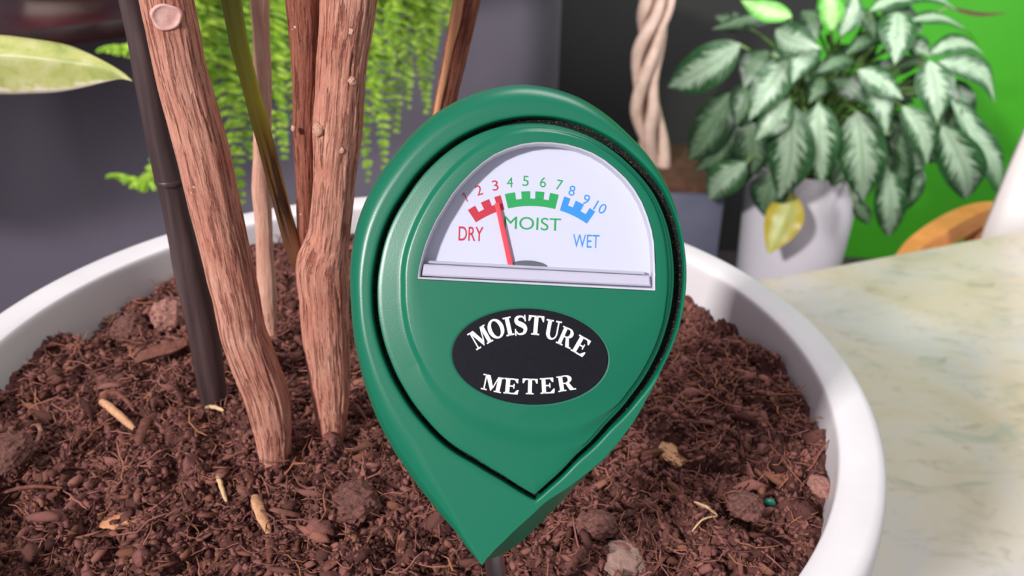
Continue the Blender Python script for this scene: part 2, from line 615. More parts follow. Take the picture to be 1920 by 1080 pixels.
def lumps(x, y, cell, seed, keep=1.0):
    """rounded clods packed side by side, with crevices between them"""
    px, py = x / cell, y / cell
    ix, iy = np.floor(px).astype(np.int64), np.floor(py).astype(np.int64)
    best = np.zeros(len(x))
    z0 = np.zeros(len(x), np.int64)
    for dx in (-1, 0, 1):
        for dy in (-1, 0, 1):
            a, b = ix + dx, iy + dy
            cx = a + _hash(a, b, z0, seed)
            cy = b + _hash(a, b, z0 + 1, seed)
            h = _hash(a, b, z0 + 2, seed)
            r = 0.35 + 0.5 * h
            d2 = ((px - cx) ** 2 + ((py - cy) * (0.7 + 0.6 * _hash(a, b, z0 + 3, seed))) ** 2) / (r * r)
            v = np.sqrt(np.clip(1 - d2, 0, 1)) * r * (h < keep)
            best = np.maximum(best, v)
    return best * cell


def soil_h(x, y):
    dx, dy = (x - POT_C[0]) / SOIL_R, (y - POT_C[1]) / SOIL_R
    r2 = dx * dx + dy * dy
    P = np.stack([x, y, 0 * x], -1)
    z = 0.9765 + 0.004 * (1 - r2) + 0.012 * fbm(P * 22, 3, 3)
    z = z + 0.006 * np.exp(-(((dx + 0.45) ** 2 + (dy - 0.72) ** 2) / 0.06))      # heaped at the far left
    z = z - 0.006 * np.clip(-dx - 0.35, 0, 1)
    z = z - 0.004 * np.exp(-(((dx - 0.62) ** 2 + (dy - 0.45) ** 2) / 0.1))
    wx, wy = x + 0.004 * fbm(P * 160, 2, 61), y + 0.004 * fbm(P * 160, 2, 67)
    z = z - 0.0045 + 0.62 * lumps(wx, wy, 0.0125, 3, 0.75) + 0.5 * lumps(wx, wy, 0.0058, 5, 0.9) + 0.4 * lumps(wx + 0.01, wy, 0.0026, 8)
    return z + 0.005 * fbm(P * 95, 3, 9) + 0.003 * fbm(P * 420, 2, 5)


def sh1(x, y):
    return float(soil_h(np.array([x]), np.array([y]))[0])


nr, na = 260, 760
rr = np.linspace(0.001, 1, nr) ** 0.8 * SOIL_R
aa = np.linspace(0, 2 * math.pi, na, endpoint=False)
RR, AA = np.meshgrid(rr, aa, indexing='ij')
sx_, sy_ = POT_C[0] + (RR * np.cos(AA)).ravel(), POT_C[1] + (RR * np.sin(AA)).ravel()
sz_ = soil_h(sx_, sy_)
Vb = np.stack([sx_, sy_, sz_], -1)
i, j = np.meshgrid(np.arange(nr - 1), np.arange(na), indexing='ij')
j2 = (j + 1) % na
Fb = np.stack([i * na + j, (i + 1) * na + j, (i + 1) * na + j2, i * na + j2], -1).reshape(-1, 4)
Fb = np.concatenate([Fb[:, [0, 1, 2]], Fb[:, [0, 2, 3]]])
tone = fbm(Vb * 300, 3, 40)[:, None] + 0.5


def soil_tint(t, warm):
    c0, c1 = np.array(lin(56, 32, 30)[:3]), np.array(lin(170, 116, 108)[:3])
    c2 = np.array(lin(186, 128, 92)[:3])
    c = c0 + (c1 - c0) * np.clip(t, 0, 1)
    return c + (c2 - c) * np.clip(warm, 0, 1)


Tb = soil_tint(tone * 0.5, tone * 0)


def ico(sub, seed, jag=0.35):
    bm = bmesh.new()
    bmesh.ops.create_icosphere(bm, subdivisions=sub, radius=1.0)
    V = np.array([v.co[:] for v in bm.verts])
    bm.verts.index_update()
    Fc = np.array([[v.index for v in f.verts] for f in bm.faces])
    bm.free()
    V = V * (1 + jag * 2 * fbm(V * 2.3 + seed * 7.3, 3, seed, 0.7))[:, None]
    return V, Fc


def fibre(seed):
    r = np.random.default_rng(seed)
    t = np.linspace(-1, 1, 6)
    P = np.stack([t, 0.35 * r.normal() * t ** 2 + 0.12 * r.normal(size=6), 0.3 * r.normal() * t ** 2 + 0.1 * r.normal(size=6)], -1)
    V, Fc, _ = tube_data(P, [0.04, 0.07, 0.075, 0.07, 0.06, 0.03], 4)
    T = []
    for q in Fc:
        for k in range(1, len(q) - 1):
            T.append([q[0], q[k], q[k + 1]])
    return V, np.array(T)


temps = [ico(1, s + 50, 1.0) for s in range(14)]
bigs = [ico(3, s, 0.55) for s in range(8)]
bigs = [(V * (1 + 0.28 * fbm(V * 4.5 + k, 3, k))[:, None], Fc) for k, (V, Fc) in enumerate(bigs)]
chips = [ico(1, s + 90, 1.1) for s in range(12)]
fibs = [fibre(s) for s in range(18)]


def rotm(n):
    q = rng.normal(size=(n, 4))
    q /= np.linalg.norm(q, axis=1)[:, None]
    w, x, y, z = q.T
    return np.stack([np.stack([1 - 2 * (y * y + z * z), 2 * (x * y - z * w), 2 * (x * z + y * w)], -1),
                     np.stack([2 * (x * y + z * w), 1 - 2 * (x * x + z * z), 2 * (y * z - x * w)], -1),
                     np.stack([2 * (x * z - y * w), 2 * (y * z + x * w), 1 - 2 * (x * x + y * y)], -1)], 1)


allV, allF, allT = [Vb], [Fb], [Tb]
base = len(Vb)


def scatter(templates, n, smin, smax, aniso, lift, tlo, thi, warm, power=2.2, flat=False):
    global base
    per = n // len(templates)
    for V, Fc in templates:
        u = rng.random(per)
        s = smin + (smax - smin) * u ** power
        r = SOIL_R * 0.985 * np.sqrt(rng.random(per))
        a = rng.random(per) * 2 * math.pi
        x, y = POT_C[0] + r * np.cos(a), POT_C[1] + r * np.sin(a)
        keep = (r + s * 0.8 < SOIL_R * 0.998)
        x, y, s = x[keep], y[keep], s[keep]
        k = len(x)
        z = soil_h(x, y) + s * lift * (rng.random(k))
        sc = np.stack([s * (1 + aniso[0] * rng.random(k)), s * (1 - aniso[1] * rng.random(k)), s * (1 - aniso[2] * rng.random(k))], -1)
        R = rotm(k)
        if flat:
            an = rng.random(k) * 2 * math.pi
            tl_ = rng.normal(0, 0.28, (k, 2))
            R = np.zeros((k, 3, 3))
            R[:, 0, 0], R[:, 0, 1] = np.cos(an), -np.sin(an)
            R[:, 1, 0], R[:, 1, 1] = np.sin(an), np.cos(an)
            R[:, 2, 2] = 1
            R[:, 2, 0], R[:, 2, 1] = tl_[:, 0], tl_[:, 1]
        W_ = np.einsum('kij,kvj->kvi', R, V[None] * sc[:, None, :]) + np.stack([x, y, z], -1)[:, None, :]
        allV.append(W_.reshape(-1, 3))
        allF.append((Fc[None] + (base + np.arange(k) * len(V))[:, None, None]).reshape(-1, 3))
        t = (tlo + (thi - tlo) * rng.random(k))[:, None]
        w = (warm * rng.random(k) ** 3)[:, None]
        T_ = soil_tint(t, w)
        allT.append(np.repeat(T_, len(V), 0))
        base += k * len(V)


scatter(temps, 46000, 0.0003, 0.0010, (0.9, 0.5, 0.6), 0.9, 0.0, 0.85, 0.2, 1.5)
scatter(temps, 7000, 0.0007, 0.0016, (0.8, 0.5, 0.6), 0.7, 0.0, 0.75, 0.15, 2.0)
scatter(bigs, 240, 0.0014, 0.0034, (0.5, 0.4, 0.4), 0.1, 0.05, 0.6, 0.1, 2.6)
scatter(chips, 4200, 0.0008, 0.0026, (1.4, 0.7, 0.9), 0.8, 0.1, 0.8, 0.35, 2.8, True)
scatter(fibs, 9000, 0.0009, 0.0050, (0.6, 0.4, 0.4), 0.7, 0.2, 1.1, 0.8, 2.4, True)
Vs, Fs, Ts = np.concatenate(allV), np.concatenate(allF), np.concatenate(allT)
rr_ = np.hypot(Vs[:, 0] - POT_C[0], Vs[:, 1] - POT_C[1])
kk = np.minimum(1, SOIL_R * 0.999 / np.maximum(rr_, 1e-9))
Vs[:, 0] = POT_C[0] + (Vs[:, 0] - POT_C[0]) * kk
Vs[:, 1] = POT_C[1] + (Vs[:, 1] - POT_C[1]) * kk
me = bpy.data.meshes.new('soil')
nv, nf = len(Vs), len(Fs)
me.vertices.add(nv)
me.vertices.foreach_set('co', Vs.astype(np.float32).ravel())
me.loops.add(nf * 3)
me.loops.foreach_set('vertex_index', Fs.astype(np.int32).ravel())
me.polygons.add(nf)
me.polygons.foreach_set('loop_start', np.arange(0, nf * 3, 3, dtype=np.int32))
at = me.attributes.new('tint', 'FLOAT_COLOR', 'POINT')
at.data.foreach_set('color', np.concatenate([Ts, np.ones((nv, 1))], 1).astype(np.float32).ravel())
me.materials.append(M_soil)
me.update(calc_edges=True)
so = bpy.data.objects.new('potting_soil', me)
COL.objects.link(so)
tag(so, 'crumbly dark reddish brown potting soil filling the white pot', 'soil', kind='stuff')


# ------------------------------------------------------------------ debris lying on the soil
def on_soil(px, py):
    z = 0.98
    for _ in range(6):
        p = at_z(px, py, z)
        z = sh1(p[0], p[1])
    return at_z(px, py, z)


def clod(name, px, py, wpx, hpx, m, label, cat, seed, flat=0.6, jag=0.3, rot=0.0, sink=0.2):
    p = on_soil(px, py)
    s = wpx / 2 * depth(p) / F_PX
    s2 = hpx / 2 * depth(p) / F_PX
    V, Fc = ico(4, seed, jag)
    V = V * (1 + (0.35 if m is not M_bead else 0.04) * (lumps(V[:, 0] + V[:, 2] * 0.7, V[:, 1] - V[:, 2] * 0.6, 0.42, seed) + 0.8 * fbm(V * 7, 3, seed)))[:, None]
    V = V * np.array([s, s2 * 1.15, s2 * flat])
    c, sn = math.cos(rot), math.sin(rot)
    V = V @ np.array([[c, sn, 0], [-sn, c, 0], [0, 0, 1]])
    o = mesh_obj(name, V + p + np.array([0, 0, s2 * flat * (1 - sink) + 0.0012]), Fc.tolist(), m, loc=p, smooth=True, sharp=35)
    return tag(o, label, cat)


def stick(name, a, b, wpx, m, label, cat, seed, bend=0.1, flat=1.0, lift=0.0018):
    pa, pb = on_soil(*a), on_soil(*b)
    r = wpx / 2 * depth(pa) / F_PX
    g = np.random.default_rng(seed)
    t = np.linspace(0, 1, 9)
    L = np.linalg.norm(pb - pa)
    P = pa + (pb - pa) * t[:, None] + np.array([0, 0, lift + r * 0.7])
    sd = np.cross(pb - pa, [0, 0, 1]) / L
    P = P + sd * (bend * L * np.sin(math.pi * t))[:, None] + g.normal(0, r * 0.15, (9, 3))
    P[:, 2] += 0.10 * L * np.sin(math.pi * t)
    V, Fc, _ = tube_data(P, r * np.array([0.55, 0.9, 1, 1.05, 0.95, 1, 0.9, 0.85, 0.5]), 8)
    if flat != 1.0:
        cz = np.repeat(P[:, 2], 8)
        V[:, 2] = cz + (V[:, 2] - cz) * flat
    o = mesh_obj(name, V, Fc, m, loc=pa, smooth=True, sharp=50)
    return tag(o, label, cat)


stick('bark_chip', (262, 698), (362, 664), 40, M_chip, 'long flat dark bark chip lying just left of the dark pole', 'bark chip', 1, 0.05, 0.4)
stick('twig', (192, 766), (256, 820), 15, M_tan, 'short thick pale tan twig lying on the soil at left', 'twig', 2, 0.03)
stick('twig', (197, 746), (254, 784), 9, M_chip, 'thin brown twig just above the pale tan twig', 'twig', 3, -0.06)
stick('bark_chip', (294, 792), (264, 848), 20, M_chip, 'reddish bark sliver standing right beside the pale tan twig', 'bark chip', 4, 0.05, 0.5)
clod('leaf_scrap', 228, 985, 62, 34, M_leafscrap, 'orange tan scrap of dry leaf on the soil at lower left', 'leaf scrap', 5, 0.25, 0.4, 0.3)
clod('soil_clod', 668, 968, 84, 84, M_clod, 'big round soil clod just left of the meter tip', 'clod', 6, 0.7)
clod('soil_clod', 322, 614, 58, 70, M_pink_clod, 'pinkish crumbly clod beside the dark pole', 'clod', 7, 0.8)
clod('soil_clod', 246, 640, 56, 60, M_clod, 'dark clod on the far left slope next to the pinkish clod', 'clod', 8, 0.8)
clod('soil_clod', 190, 606, 60, 36, M_stone, 'greyish flat clod near the far left rim', 'clod', 9, 0.5, 0.35, 0.4)
clod('soil_clod', 26, 868, 70, 84, M_clod, 'large dark clod at the left frame edge', 'clod', 10, 0.6)
clod('stone', 1160, 1072, 86, 70, M_stone, 'pointed grey brown stone at the bottom of the photo', 'stone', 11, 0.7, 0.22, -0.5)
clod('soil_clod', 1118, 1002, 72, 54, M_clod, 'rounded clod just behind the pointed stone', 'clod', 12, 0.7)
clod('soil_clod', 1395, 965, 64, 56, M_clod, 'lumpy clod left of the small green bead', 'clod', 13, 0.6, 0.4)
clod('soil_clod', 1535, 925, 40, 44, M_pink_clod, 'small tan clod close to the rim at right', 'clod', 14, 0.6)
clod('bark_chip', 1258, 862, 36, 58, M_tan, 'light brown fibrous chip on the soil right of the meter', 'bark chip', 15, 0.35, 0.4, 0.4)
stick('twig', (1300, 952), (1343, 976), 5, M_straw, 'tiny pale straw on the soil right of the meter', 'straw', 16, 0.02)
stick('twig', (1343, 978), (1296, 1006), 4, M_straw, 'hair thin straw just below the tiny pale straw', 'straw', 17, 0.05)
stick('twig', (409, 902), (427, 952), 9, M_straw, 'upright yellowish straw in front of the thick left stem', 'straw', 18, 0.02)
stick('bark_chip', (480, 944), (506, 1012), 20, M_tan, 'tan wood flake in the soil at bottom centre left', 'bark chip', 19, 0.04, 0.5)
stick('twig', (387, 776), (420, 780), 8, M_straw, 'pale sliver at the foot of the dark pole', 'straw', 20, 0.02)
stick('twig', (0, 938), (120, 926), 7, M_chip, 'long thin root lying at the left frame edge', 'root', 21, 0.05)
stick('twig', (64, 806), (60, 868), 8, M_pink_clod, 'short curved root left of the pale tan twig', 'root', 22, -0.12)
clod('fertiliser_bead', 1441, 953, 22, 17, M_bead, 'small round green bead on the soil near the right rim', 'bead', 23, 0.9, 0.04)


# ------------------------------------------------------------------ stems
def bark_disp(amp, seed):
    def f(tc):
        S = tc * np.array([1, 1, 0.08])
        ridg = fbm(S * 900, 3, seed)
        big = fbm(tc * np.array([1, 1, 0.4]) * 120, 2, seed + 3)
        knot = np.clip(fbm(tc * np.array([1, 1, 0.8]) * 210, 1, seed + 8) - 0.33, 0, 1)
        fis = np.clip(0.16 - np.abs(fbm(tc * np.array([1, 1, 0.07]) * 800, 2, seed + 21)), 0, 1) / 0.16
        return amp * (1.8 * ridg + 1.0 * big + 3.0 * knot - 0.9 * fis ** 3)
    return f


def stem_path(rows, Y, dY=0.0):
    """rows: (py, x_left, x_right) read off the stem's outline; the stem stands in the plane y = Y"""
    P, R = [], []
    n = len(rows)
    for k, (py, xl, xr) in enumerate(rows):
        y = Y + dY * (1 - k / (n - 1))
        p = at_y((xl + xr) / 2, py, y)
        P.append(p)
        R.append((xr - xl) / 2 * depth(p) / F_PX)
    return np.array(P), np.array(R)


def extend(P, R, up=0.12, down=0.02):
    P = np.array(P)
    t0 = (P[0] - P[1]) / np.linalg.norm(P[0] - P[1])
    t1 = (P[-1] - P[-2]) / np.linalg.norm(P[-1] - P[-2])
    l0, l1 = np.linalg.norm(P[0] - P[1]), np.linalg.norm(P[-1] - P[-2])
    nu = max(1, round(up / l0)) if up else 0
    nd_ = max(1, round(down / l1)) if down else 0
    a = [P[0] + t0 * up * k / nu for k in range(nu, 0, -1)]
    b_ = [P[-1] + t1 * down * k / nd_ for k in range(1, nd_ + 1)]
    return np.array(a + list(P) + b_), np.array([R[0]] * nu + list(R) + [R[-1] * 0.95] * nd_)


def stem_obj(name, rows, Y, m, parent, amp=0.00022, seed=1, seg=150, n=330, dY=0.0, up=0.12, down=0.015):
    P, R = stem_path(rows, Y, dY)
    P, R = extend(P, R, up, down)
    Q = resample(np.concatenate([P, R[:, None]], 1), n)
    V, Fc, tc = tube_data(Q[:, :3], Q[:, 3], seg, bark_disp(amp, seed))
    tc = tc.copy()
    tc[:, 2] = tc[:, 2].max() - tc[:, 2] + seed * 0.37
    return mesh_obj(name, V, Fc, m, parent, attrs={'tc': ('FLOAT_VECTOR', tc)}), P, R


def foot(px, py):
    return on_soil(px, py)


GRP = 'woody stems growing in the white pot'
fa = foot(514, 850)
YA = fa[1]
rowsA = [(0, 263, 361), (65, 277, 374), (130, 291, 386), (210, 312, 408), (300, 336, 433), (380, 355, 449), (450, 373, 464), (520, 389, 478), (560, 400, 487),
         (618, 411, 497), (650, 422, 508), (700, 441, 526), (736, 456, 539), (780, 468, 546), (815, 478, 546), (864, 488, 545)]
A = thing('woody_stem', fa, 'thick reddish barked stem with a round pruning scar, nearest the dark pole', 'stem', GRP)
_, PA, RA = stem_obj('bark', rowsA, YA, M_bark, A, 0.00024, 11)
# pruning scar near the top of stem A
ps = at_y(310, 23, YA)
w_ = (PA[-14] - PA[-13]) / np.linalg.norm(PA[-14] - PA[-13])
sn_ = CAM - ps
sn_ = sn_ - w_ * (sn_ @ w_)
sn_ /= np.linalg.norm(sn_)
u_ = np.cross(w_, sn_)
ps = ps + sn_ * 49 * depth(ps) / F_PX * 1.045
sc_r = 28 * depth(ps) / F_PX
bm_v, bm_f = [], []
rings = [(1.06, -0.0045), (1.03, -0.0004), (0.98, 0.0002), (0.88, 0.0004), (0.8, 0.0002), (0.5, 0.0001), (0.2, 0.0002)]
for k_, (r_, h_) in enumerate(rings):
    for q_ in range(40):
        a_ = q_ / 40 * 2 * math.pi
        w = 1 + 0.05 * math.sin(3 * a_ + 1) + 0.03 * math.sin(5 * a_)
        bm_v.append(ps + (u_ * math.cos(a_) + w_ * math.sin(a_) * 0.88) * sc_r * r_ * w + sn_ * h_)
for k_ in range(len(rings) - 1):
    for q_ in range(40):
        q2_ = (q_ + 1) % 40
        bm_f.append([k_ * 40 + q_, k_ * 40 + q2_, (k_ + 1) * 40 + q2_, (k_ + 1) * 40 + q_])
bm_f.append([(len(rings) - 1) * 40 + q_ for q_ in range(40)])
o = mesh_obj('pruning_scar', bm_v, bm_f, M_scar, A)
o['label'] = 'round pale pink pruning scar'

fb = foot(622, 828)
YB = fb[1]
Bt = thing('woody_stem', fb, 'thick furrowed reddish stem that forks into branches, beside the green meter', 'stem', GRP)
rowsB = [(0, 600, 707), (60, 598, 698), (111, 595, 689), (180, 592, 683), (244, 587, 679), (300, 587, 671), (355, 586, 665), (410, 582, 659), (444, 576, 656), (499, 556, 652), (550, 561, 654),
         (618, 567, 656), (680, 576, 657), (736, 584, 656), (790, 593, 650), (835, 599, 645)]
stem_obj('bark', rowsB, YB, M_bark, Bt, 0.00034, 23)
rowsD = [(0, 535, 600), (60, 541, 598), (111, 546, 596), (180, 549, 594), (244, 549, 591), (300, 552, 590), (355, 555, 590), (410, 557, 588), (450, 560, 590), (500, 575, 600)]
stem_obj('branch', rowsD, YB + 0.004, M_bark_dark, Bt, 0.00018, 31, 100, 260, down=0.0)
rowsC = [(0, 415, 452), (45, 424, 459), (89, 433, 467), (134, 446, 478), (178, 458, 489), (222, 469, 502), (266, 482, 513), (311, 494, 525), (356, 506, 536), (400, 517, 547), (444, 529, 561), (485, 543, 578), (530, 562, 604)]
P, R = stem_path(rowsC, YB + 0.004)
P, R = extend(P, R, 0.1, 0)
Q = resample(np.concatenate([P, R[:, None]], 1), 160)
V, Fc, tc = tube_data(Q[:, :3], Q[:, 3], 48, bark_disp(0.00008, 5))
tc[:, 2] = tc[:, 2].max() - tc[:, 2]
o = mesh_obj('green_branch', V, Fc, M_green_stem, Bt, attrs={'tc': ('FLOAT_VECTOR', tc)})
o['label'] = 'slim olive green branch turning brown where it joins'
# little nodes on stem B
for k_, (nx, ny, nr_) in enumerate([(597, 243, 13), (550, 241, 6), (660, 152, 9), (658, 58, 9), (640, 280, 8)]):
    p = at_y(nx, ny, YB) - ray(nx, ny) * (0.0056 if nx > 570 else 0.001)
    V, Fc = ico(3, 300 + k_, 0.5)
    V = V * nr_ * 0.8 * depth(p) / F_PX * np.array([1, 0.9, 1.25]) + p
    mesh_obj('bud_scar', V, Fc.tolist(), M_bark_pale, Bt, attrs={'tc': ('FLOAT_VECTOR', V)})

fe = foot(514, 645)
Et = thing('woody_stem', fe, 'thin pale pinkish stem standing behind the thick stems', 'stem', GRP)
rowsE = [(0, 469, 505), (70, 474, 506), (133, 476, 509), (200, 476, 509), (267, 475, 509), (310, 474, 509), (355, 472, 508), (410, 477, 510), (467, 480, 512), (520, 482, 517), (558, 484, 519), (600, 495, 519), (645, 507, 520)]
stem_obj('bark', rowsE, fe[1], M_bark_pale, Et, 0.00016, 41, 90, 260)

ff = on_soil(775, 610)
Ft = thing('woody_stem', ff, 'brown stem with an orange peeled strip, leaning behind the meter', 'stem', GRP)
rowsF = [(0, 851, 901), (89, 834, 880), (178, 817, 859), (300, 795, 835), (450, 775, 812), (615, 757, 793)]
stem_obj('bark', rowsF, ff[1], M_bark_dark, Ft, 0.0002, 51, 90, 220)
P, R = stem_path([(-40, 859, 879), (0, 851, 871), (45, 843, 863), (89, 835, 851), (134, 827, 842), (178, 818, 833), (230, 809, 821)], ff[1] - 0.0042)
V, Fc, tc = tube_data(resample(P, 80), resample(R[:, None], 80)[:, 0] * 0.9, 40, bark_disp(0.00012, 8))
o = mesh_obj('peeled_strip', V, Fc, M_peel, Ft, attrs={'tc': ('FLOAT_VECTOR', tc)})
o['label'] = 'pale orange strip of peeled bark'

# variegated leaf reaching in from the left on a side twig of the first stem
LD = 0.37
top = [(-150, 112), (-120, 86), (-60, 68), (0, 67), (60, 74), (120, 84), (160, 98), (200, 118), (228, 136), (248, 152)]
bot = [(-150, 118), (-120, 146), (-60, 170), (0, 176), (60, 175), (110, 172), (160, 163), (200, 153), (230, 147), (248, 154)]
tp, bp = resample(np.array(top, float), 34), resample(np.array(bot, float), 34)
V, luv = [], []
NU = 13
for k_ in range(34):
    for q_ in range(NU):
        u = q_ / (NU - 1)
        px = bp[k_] + (tp[k_] - bp[k_]) * u
        w = np.linalg.norm(tp[k_] - bp[k_]) / 107.0
        fold = 0.009 * w * abs(u - 0.66) * 1.6 + 0.0006 * math.sin(k_ * 0.55 + 3 * u) - 0.00004 * (k_ - 17) ** 2 * 0.4
        V.append(at_d(px[0], px[1], LD + fold))
        luv.append((u, k_ / 33, 0))
Fc = [[k_ * NU + q_, k_ * NU + q_ + 1, (k_ + 1) * NU + q_ + 1, (k_ + 1) * NU + q_] for k_ in range(33) for q_ in range(NU - 1)]
o = mesh_obj('leaf', V, Fc, M_varleaf, A, attrs={'luv': ('FLOAT_VECTOR', luv)})
o['label'] = 'pale yellow green variegated leaf with a pointed tip'
_m = o.modifiers.new('thickness', 'SOLIDIFY')
_m.thickness = 0.0005
p0, p1 = PA[0] + np.array([0.0, 0.0, -0.01]), at_d(-145, 114, LD)
t_ = np.linspace(0, 1, 14)[:, None]
tw = p0 + (p1 - p0) * t_ + np.array([-0.03, 0.01, 0.05]) * np.sin(math.pi * t_)
V, Fc, tc = tube_data(tw, np.linspace(0.003, 0.0012, 14), 10)
mesh_obj('twig', V, Fc, M_green_stem, A, attrs={'tc': ('FLOAT_VECTOR', tc + np.array([0, 0, 0.1]))})

# dark support pole
fp = foot(402, 762)
Pt = thing('support_pole', fp, 'dark brown jointed support pole pushed into the soil at left', 'pole')
rows_up = [(-60, 212, 253), (0, 223, 263), (75, 240, 286), (150, 253, 305), (250, 273, 325), (337, 291, 346)]
rows_lo = [(331, 292, 343), (450, 316, 371), (499, 324, 382), (618, 351, 409), (700, 366, 421), (768, 380, 430)]
P, R = stem_path(rows_up, fp[1])
P, R = extend(P, R, 0.08, 0)
V, Fc, _ = tube_data(resample(P, 40), resample(R[:, None], 40)[:, 0], 48)
mesh_obj('upper_tube', V, Fc, M_pole, Pt, sharp=40)
P, R = stem_path(rows_lo, fp[1])
P, R = extend(P, R, 0, 0.02)
V, Fc, _ = tube_data(resample(P, 40), resample(R[:, None], 40)[:, 0] * 0.97, 48)
mesh_obj('lower_tube', V, Fc, M_pole, Pt, sharp=40)
P, R = stem_path([(333, 290, 346), (338, 291, 347), (343, 292, 347)], fp[1])
V, Fc, _ = tube_data(resample(P, 6), R.mean() * np.array([0.98, 1.02, 1.03, 1.03, 1.02, 0.98]), 48)
mesh_obj('joint_ring', V, Fc, M_pole, Pt, sharp=40)

# ------------------------------------------------------------------ moisture meter
MD = 0.18
MS = MD / F_PX
MC = (968.0, 560.0)
M_O = at_d(MC[0], MC[1], MD)
MN = -AF


def mp(px, py, z=0.0):
    """pixel offsets of the meter's face laid out as millimetres on the face plane; z towards the viewer, in the same unit"""
    return M_O + ((px - MC[0]) * AX - (py - MC[1]) * AU + z * MN) * MS


SIL = [(974, 146), (918.7, 154), (863, 174), (815, 199.7), (771.4, 237.5), (727.6, 289.2), (691.8, 341), (663.9, 404.7), (650, 472.4), (647, 520), (649, 565), (652.5, 615),
       (665, 685), (685, 755), (715, 825), (755, 890), (800, 950), (850, 1007), (895, 1064), (903, 1068), (930, 1063), (970, 1040), (1025, 985), (1075, 935), (1120, 880), (1175, 815), (1215, 750), (1250, 680),
       (1275, 620), (1285, 565), (1287, 488), (1281, 416.6), (1261, 353), (1225, 289), (1185.4, 245.4), (1137.6, 201.7), (1085.9, 169.8), (1030, 152)]
GRV = [(701.7, 560), (707.7, 488), (725.6, 424.6), (759.4, 364.9), (807, 305), (863, 261), (926.6, 233.5), (990, 223.6), (1046, 227.5), (1098, 243.5), (1145.6, 269), (1193, 309), (1233, 357),
       (1259, 416.6), (1271, 480), (1270, 560), (1257, 620), (1230, 685), (1190, 745), (1140, 800), (1080, 860), (1030, 910), (1003, 934), (970, 915), (940, 895), (890, 865), (840, 835), (795, 790), (755, 735), (727.5, 680), (710, 625)]
BOSS = [(761, 540), (763, 488), (777, 440), (799, 393), (831, 345), (879, 297), (918, 270), (965, 253), (1010, 247), (1060, 252), (1110, 266), (1155, 295), (1195, 335), (1224, 380), (1241, 430), (1249, 490), (1248, 570), (1225, 665), (1180, 740), (1115, 785), (1040, 805),
        (990, 804), (940, 790), (865, 755), (815, 710), (780, 650), (764, 590)]
RIDGE_R = [(1281, 488), (1279, 540), (1268, 620), (1246, 672), (1211, 748), (1166, 820), (1088, 896), (1022, 940), (968, 990), (930, 1028), (912, 1048), (904, 1062)]


def polar(pts):
    a = np.array([math.atan2(MC[1] - y, x - MC[0]) for x, y in pts])
    r = np.array([math.hypot(x - MC[0], y - MC[1]) for x, y in pts])
    return a, r


def rfun(pts, ang_, closed=True):
    a, r = polar(pts)
    k = np.argsort(a)
    a, r = a[k], r[k]
    if closed:
        return np.interp(ang_, np.concatenate([a - 2 * math.pi, a, a + 2 * math.pi]), np.tile(r, 3))
    return np.interp(ang_, a, r, left=np.nan, right=np.nan)


NA = 480
TIP = math.atan2(MC[1] - 1068, 903 - MC[0])
PHI = TIP + np.arange(NA) * 2 * math.pi / NA
PHI = (PHI + math.pi) % (2 * math.pi) - math.pi


def smooth_except(r, corner, width, ker=9):
    k = np.hanning(ker + 2)[1:-1]
    k /= k.sum()
    s = r.copy()
    for _ in range(2):
        p = np.concatenate([s[-ker:], s, s[:ker]])
        s = np.convolve(p, k, 'same')[ker:-ker]
    d = np.abs((PHI - corner + math.pi) % (2 * math.pi) - math.pi)
    w = np.clip(d / width, 0, 1) ** 1.5
    return r * (1 - w) + s * w


S_r = smooth_except(rfun(SIL, PHI), TIP, 0.18)
GT = math.atan2(MC[1] - 934, 1003 - MC[0])
G_r = smooth_except(rfun(GRV, PHI), GT, 0.16)
B_r = smooth_except(rfun(BOSS, PHI), 9, 0.01, 13)
rr_right = rfun(RIDGE_R, PHI, False)
_def = G_r + 8 + 0.30 * (S_r - G_r - 8)
dT = (PHI - TIP + 2 * math.pi) % (2 * math.pi)          # 0 at the tip, growing counter-clockwise (to the lower right)
wR = np.clip(1 - (dT - 1.55) / 0.5, 0, 1) * (dT < 3)
rr_right = np.where(np.isnan(rr_right), S_r - 6, rr_right)
Rd = rr_right * wR + _def * (1 - wR)
# to the left of the tip the crown of the band stays close to the outline
dL = 2 * math.pi - dT
dL = np.where(dT < 1e-6, 0, dL)
wl = np.clip(1 - dL / 0.5, 0, 1) ** 1.2
Rd = np.where(dL < 0.5, (S_r - 8) * wl + _def * (1 - wl), Rd)
Rd = np.minimum(np.maximum(Rd, G_r + 9), S_r - 4)
Rd = smooth_except(Rd, TIP, 0.12, 7)


def ring(r, z):
    z = np.asarray(z, float) * np.ones(NA)
    c, s = np.cos(PHI), np.sin(PHI)
    return M_O + MS * (r * c)[:, None] * AX + MS * (r * s)[:, None] * AU + MS * z[:, None] * MN


def loft(rings_, cap0=False, cap1=False):
    V = np.concatenate(rings_)
    Fc = []
    for k_ in range(len(rings_) - 1):
        for q_ in range(NA):
            q2_ = (q_ + 1) % NA
            Fc.append([k_ * NA + q_, k_ * NA + q2_, (k_ + 1) * NA + q2_, (k_ + 1) * NA + q_])
    if cap0:
        Fc.append(list(range(NA))[::-1])
    if cap1:
        Fc.append([(len(rings_) - 1) * NA + q_ for q_ in range(NA)])
    return V, Fc


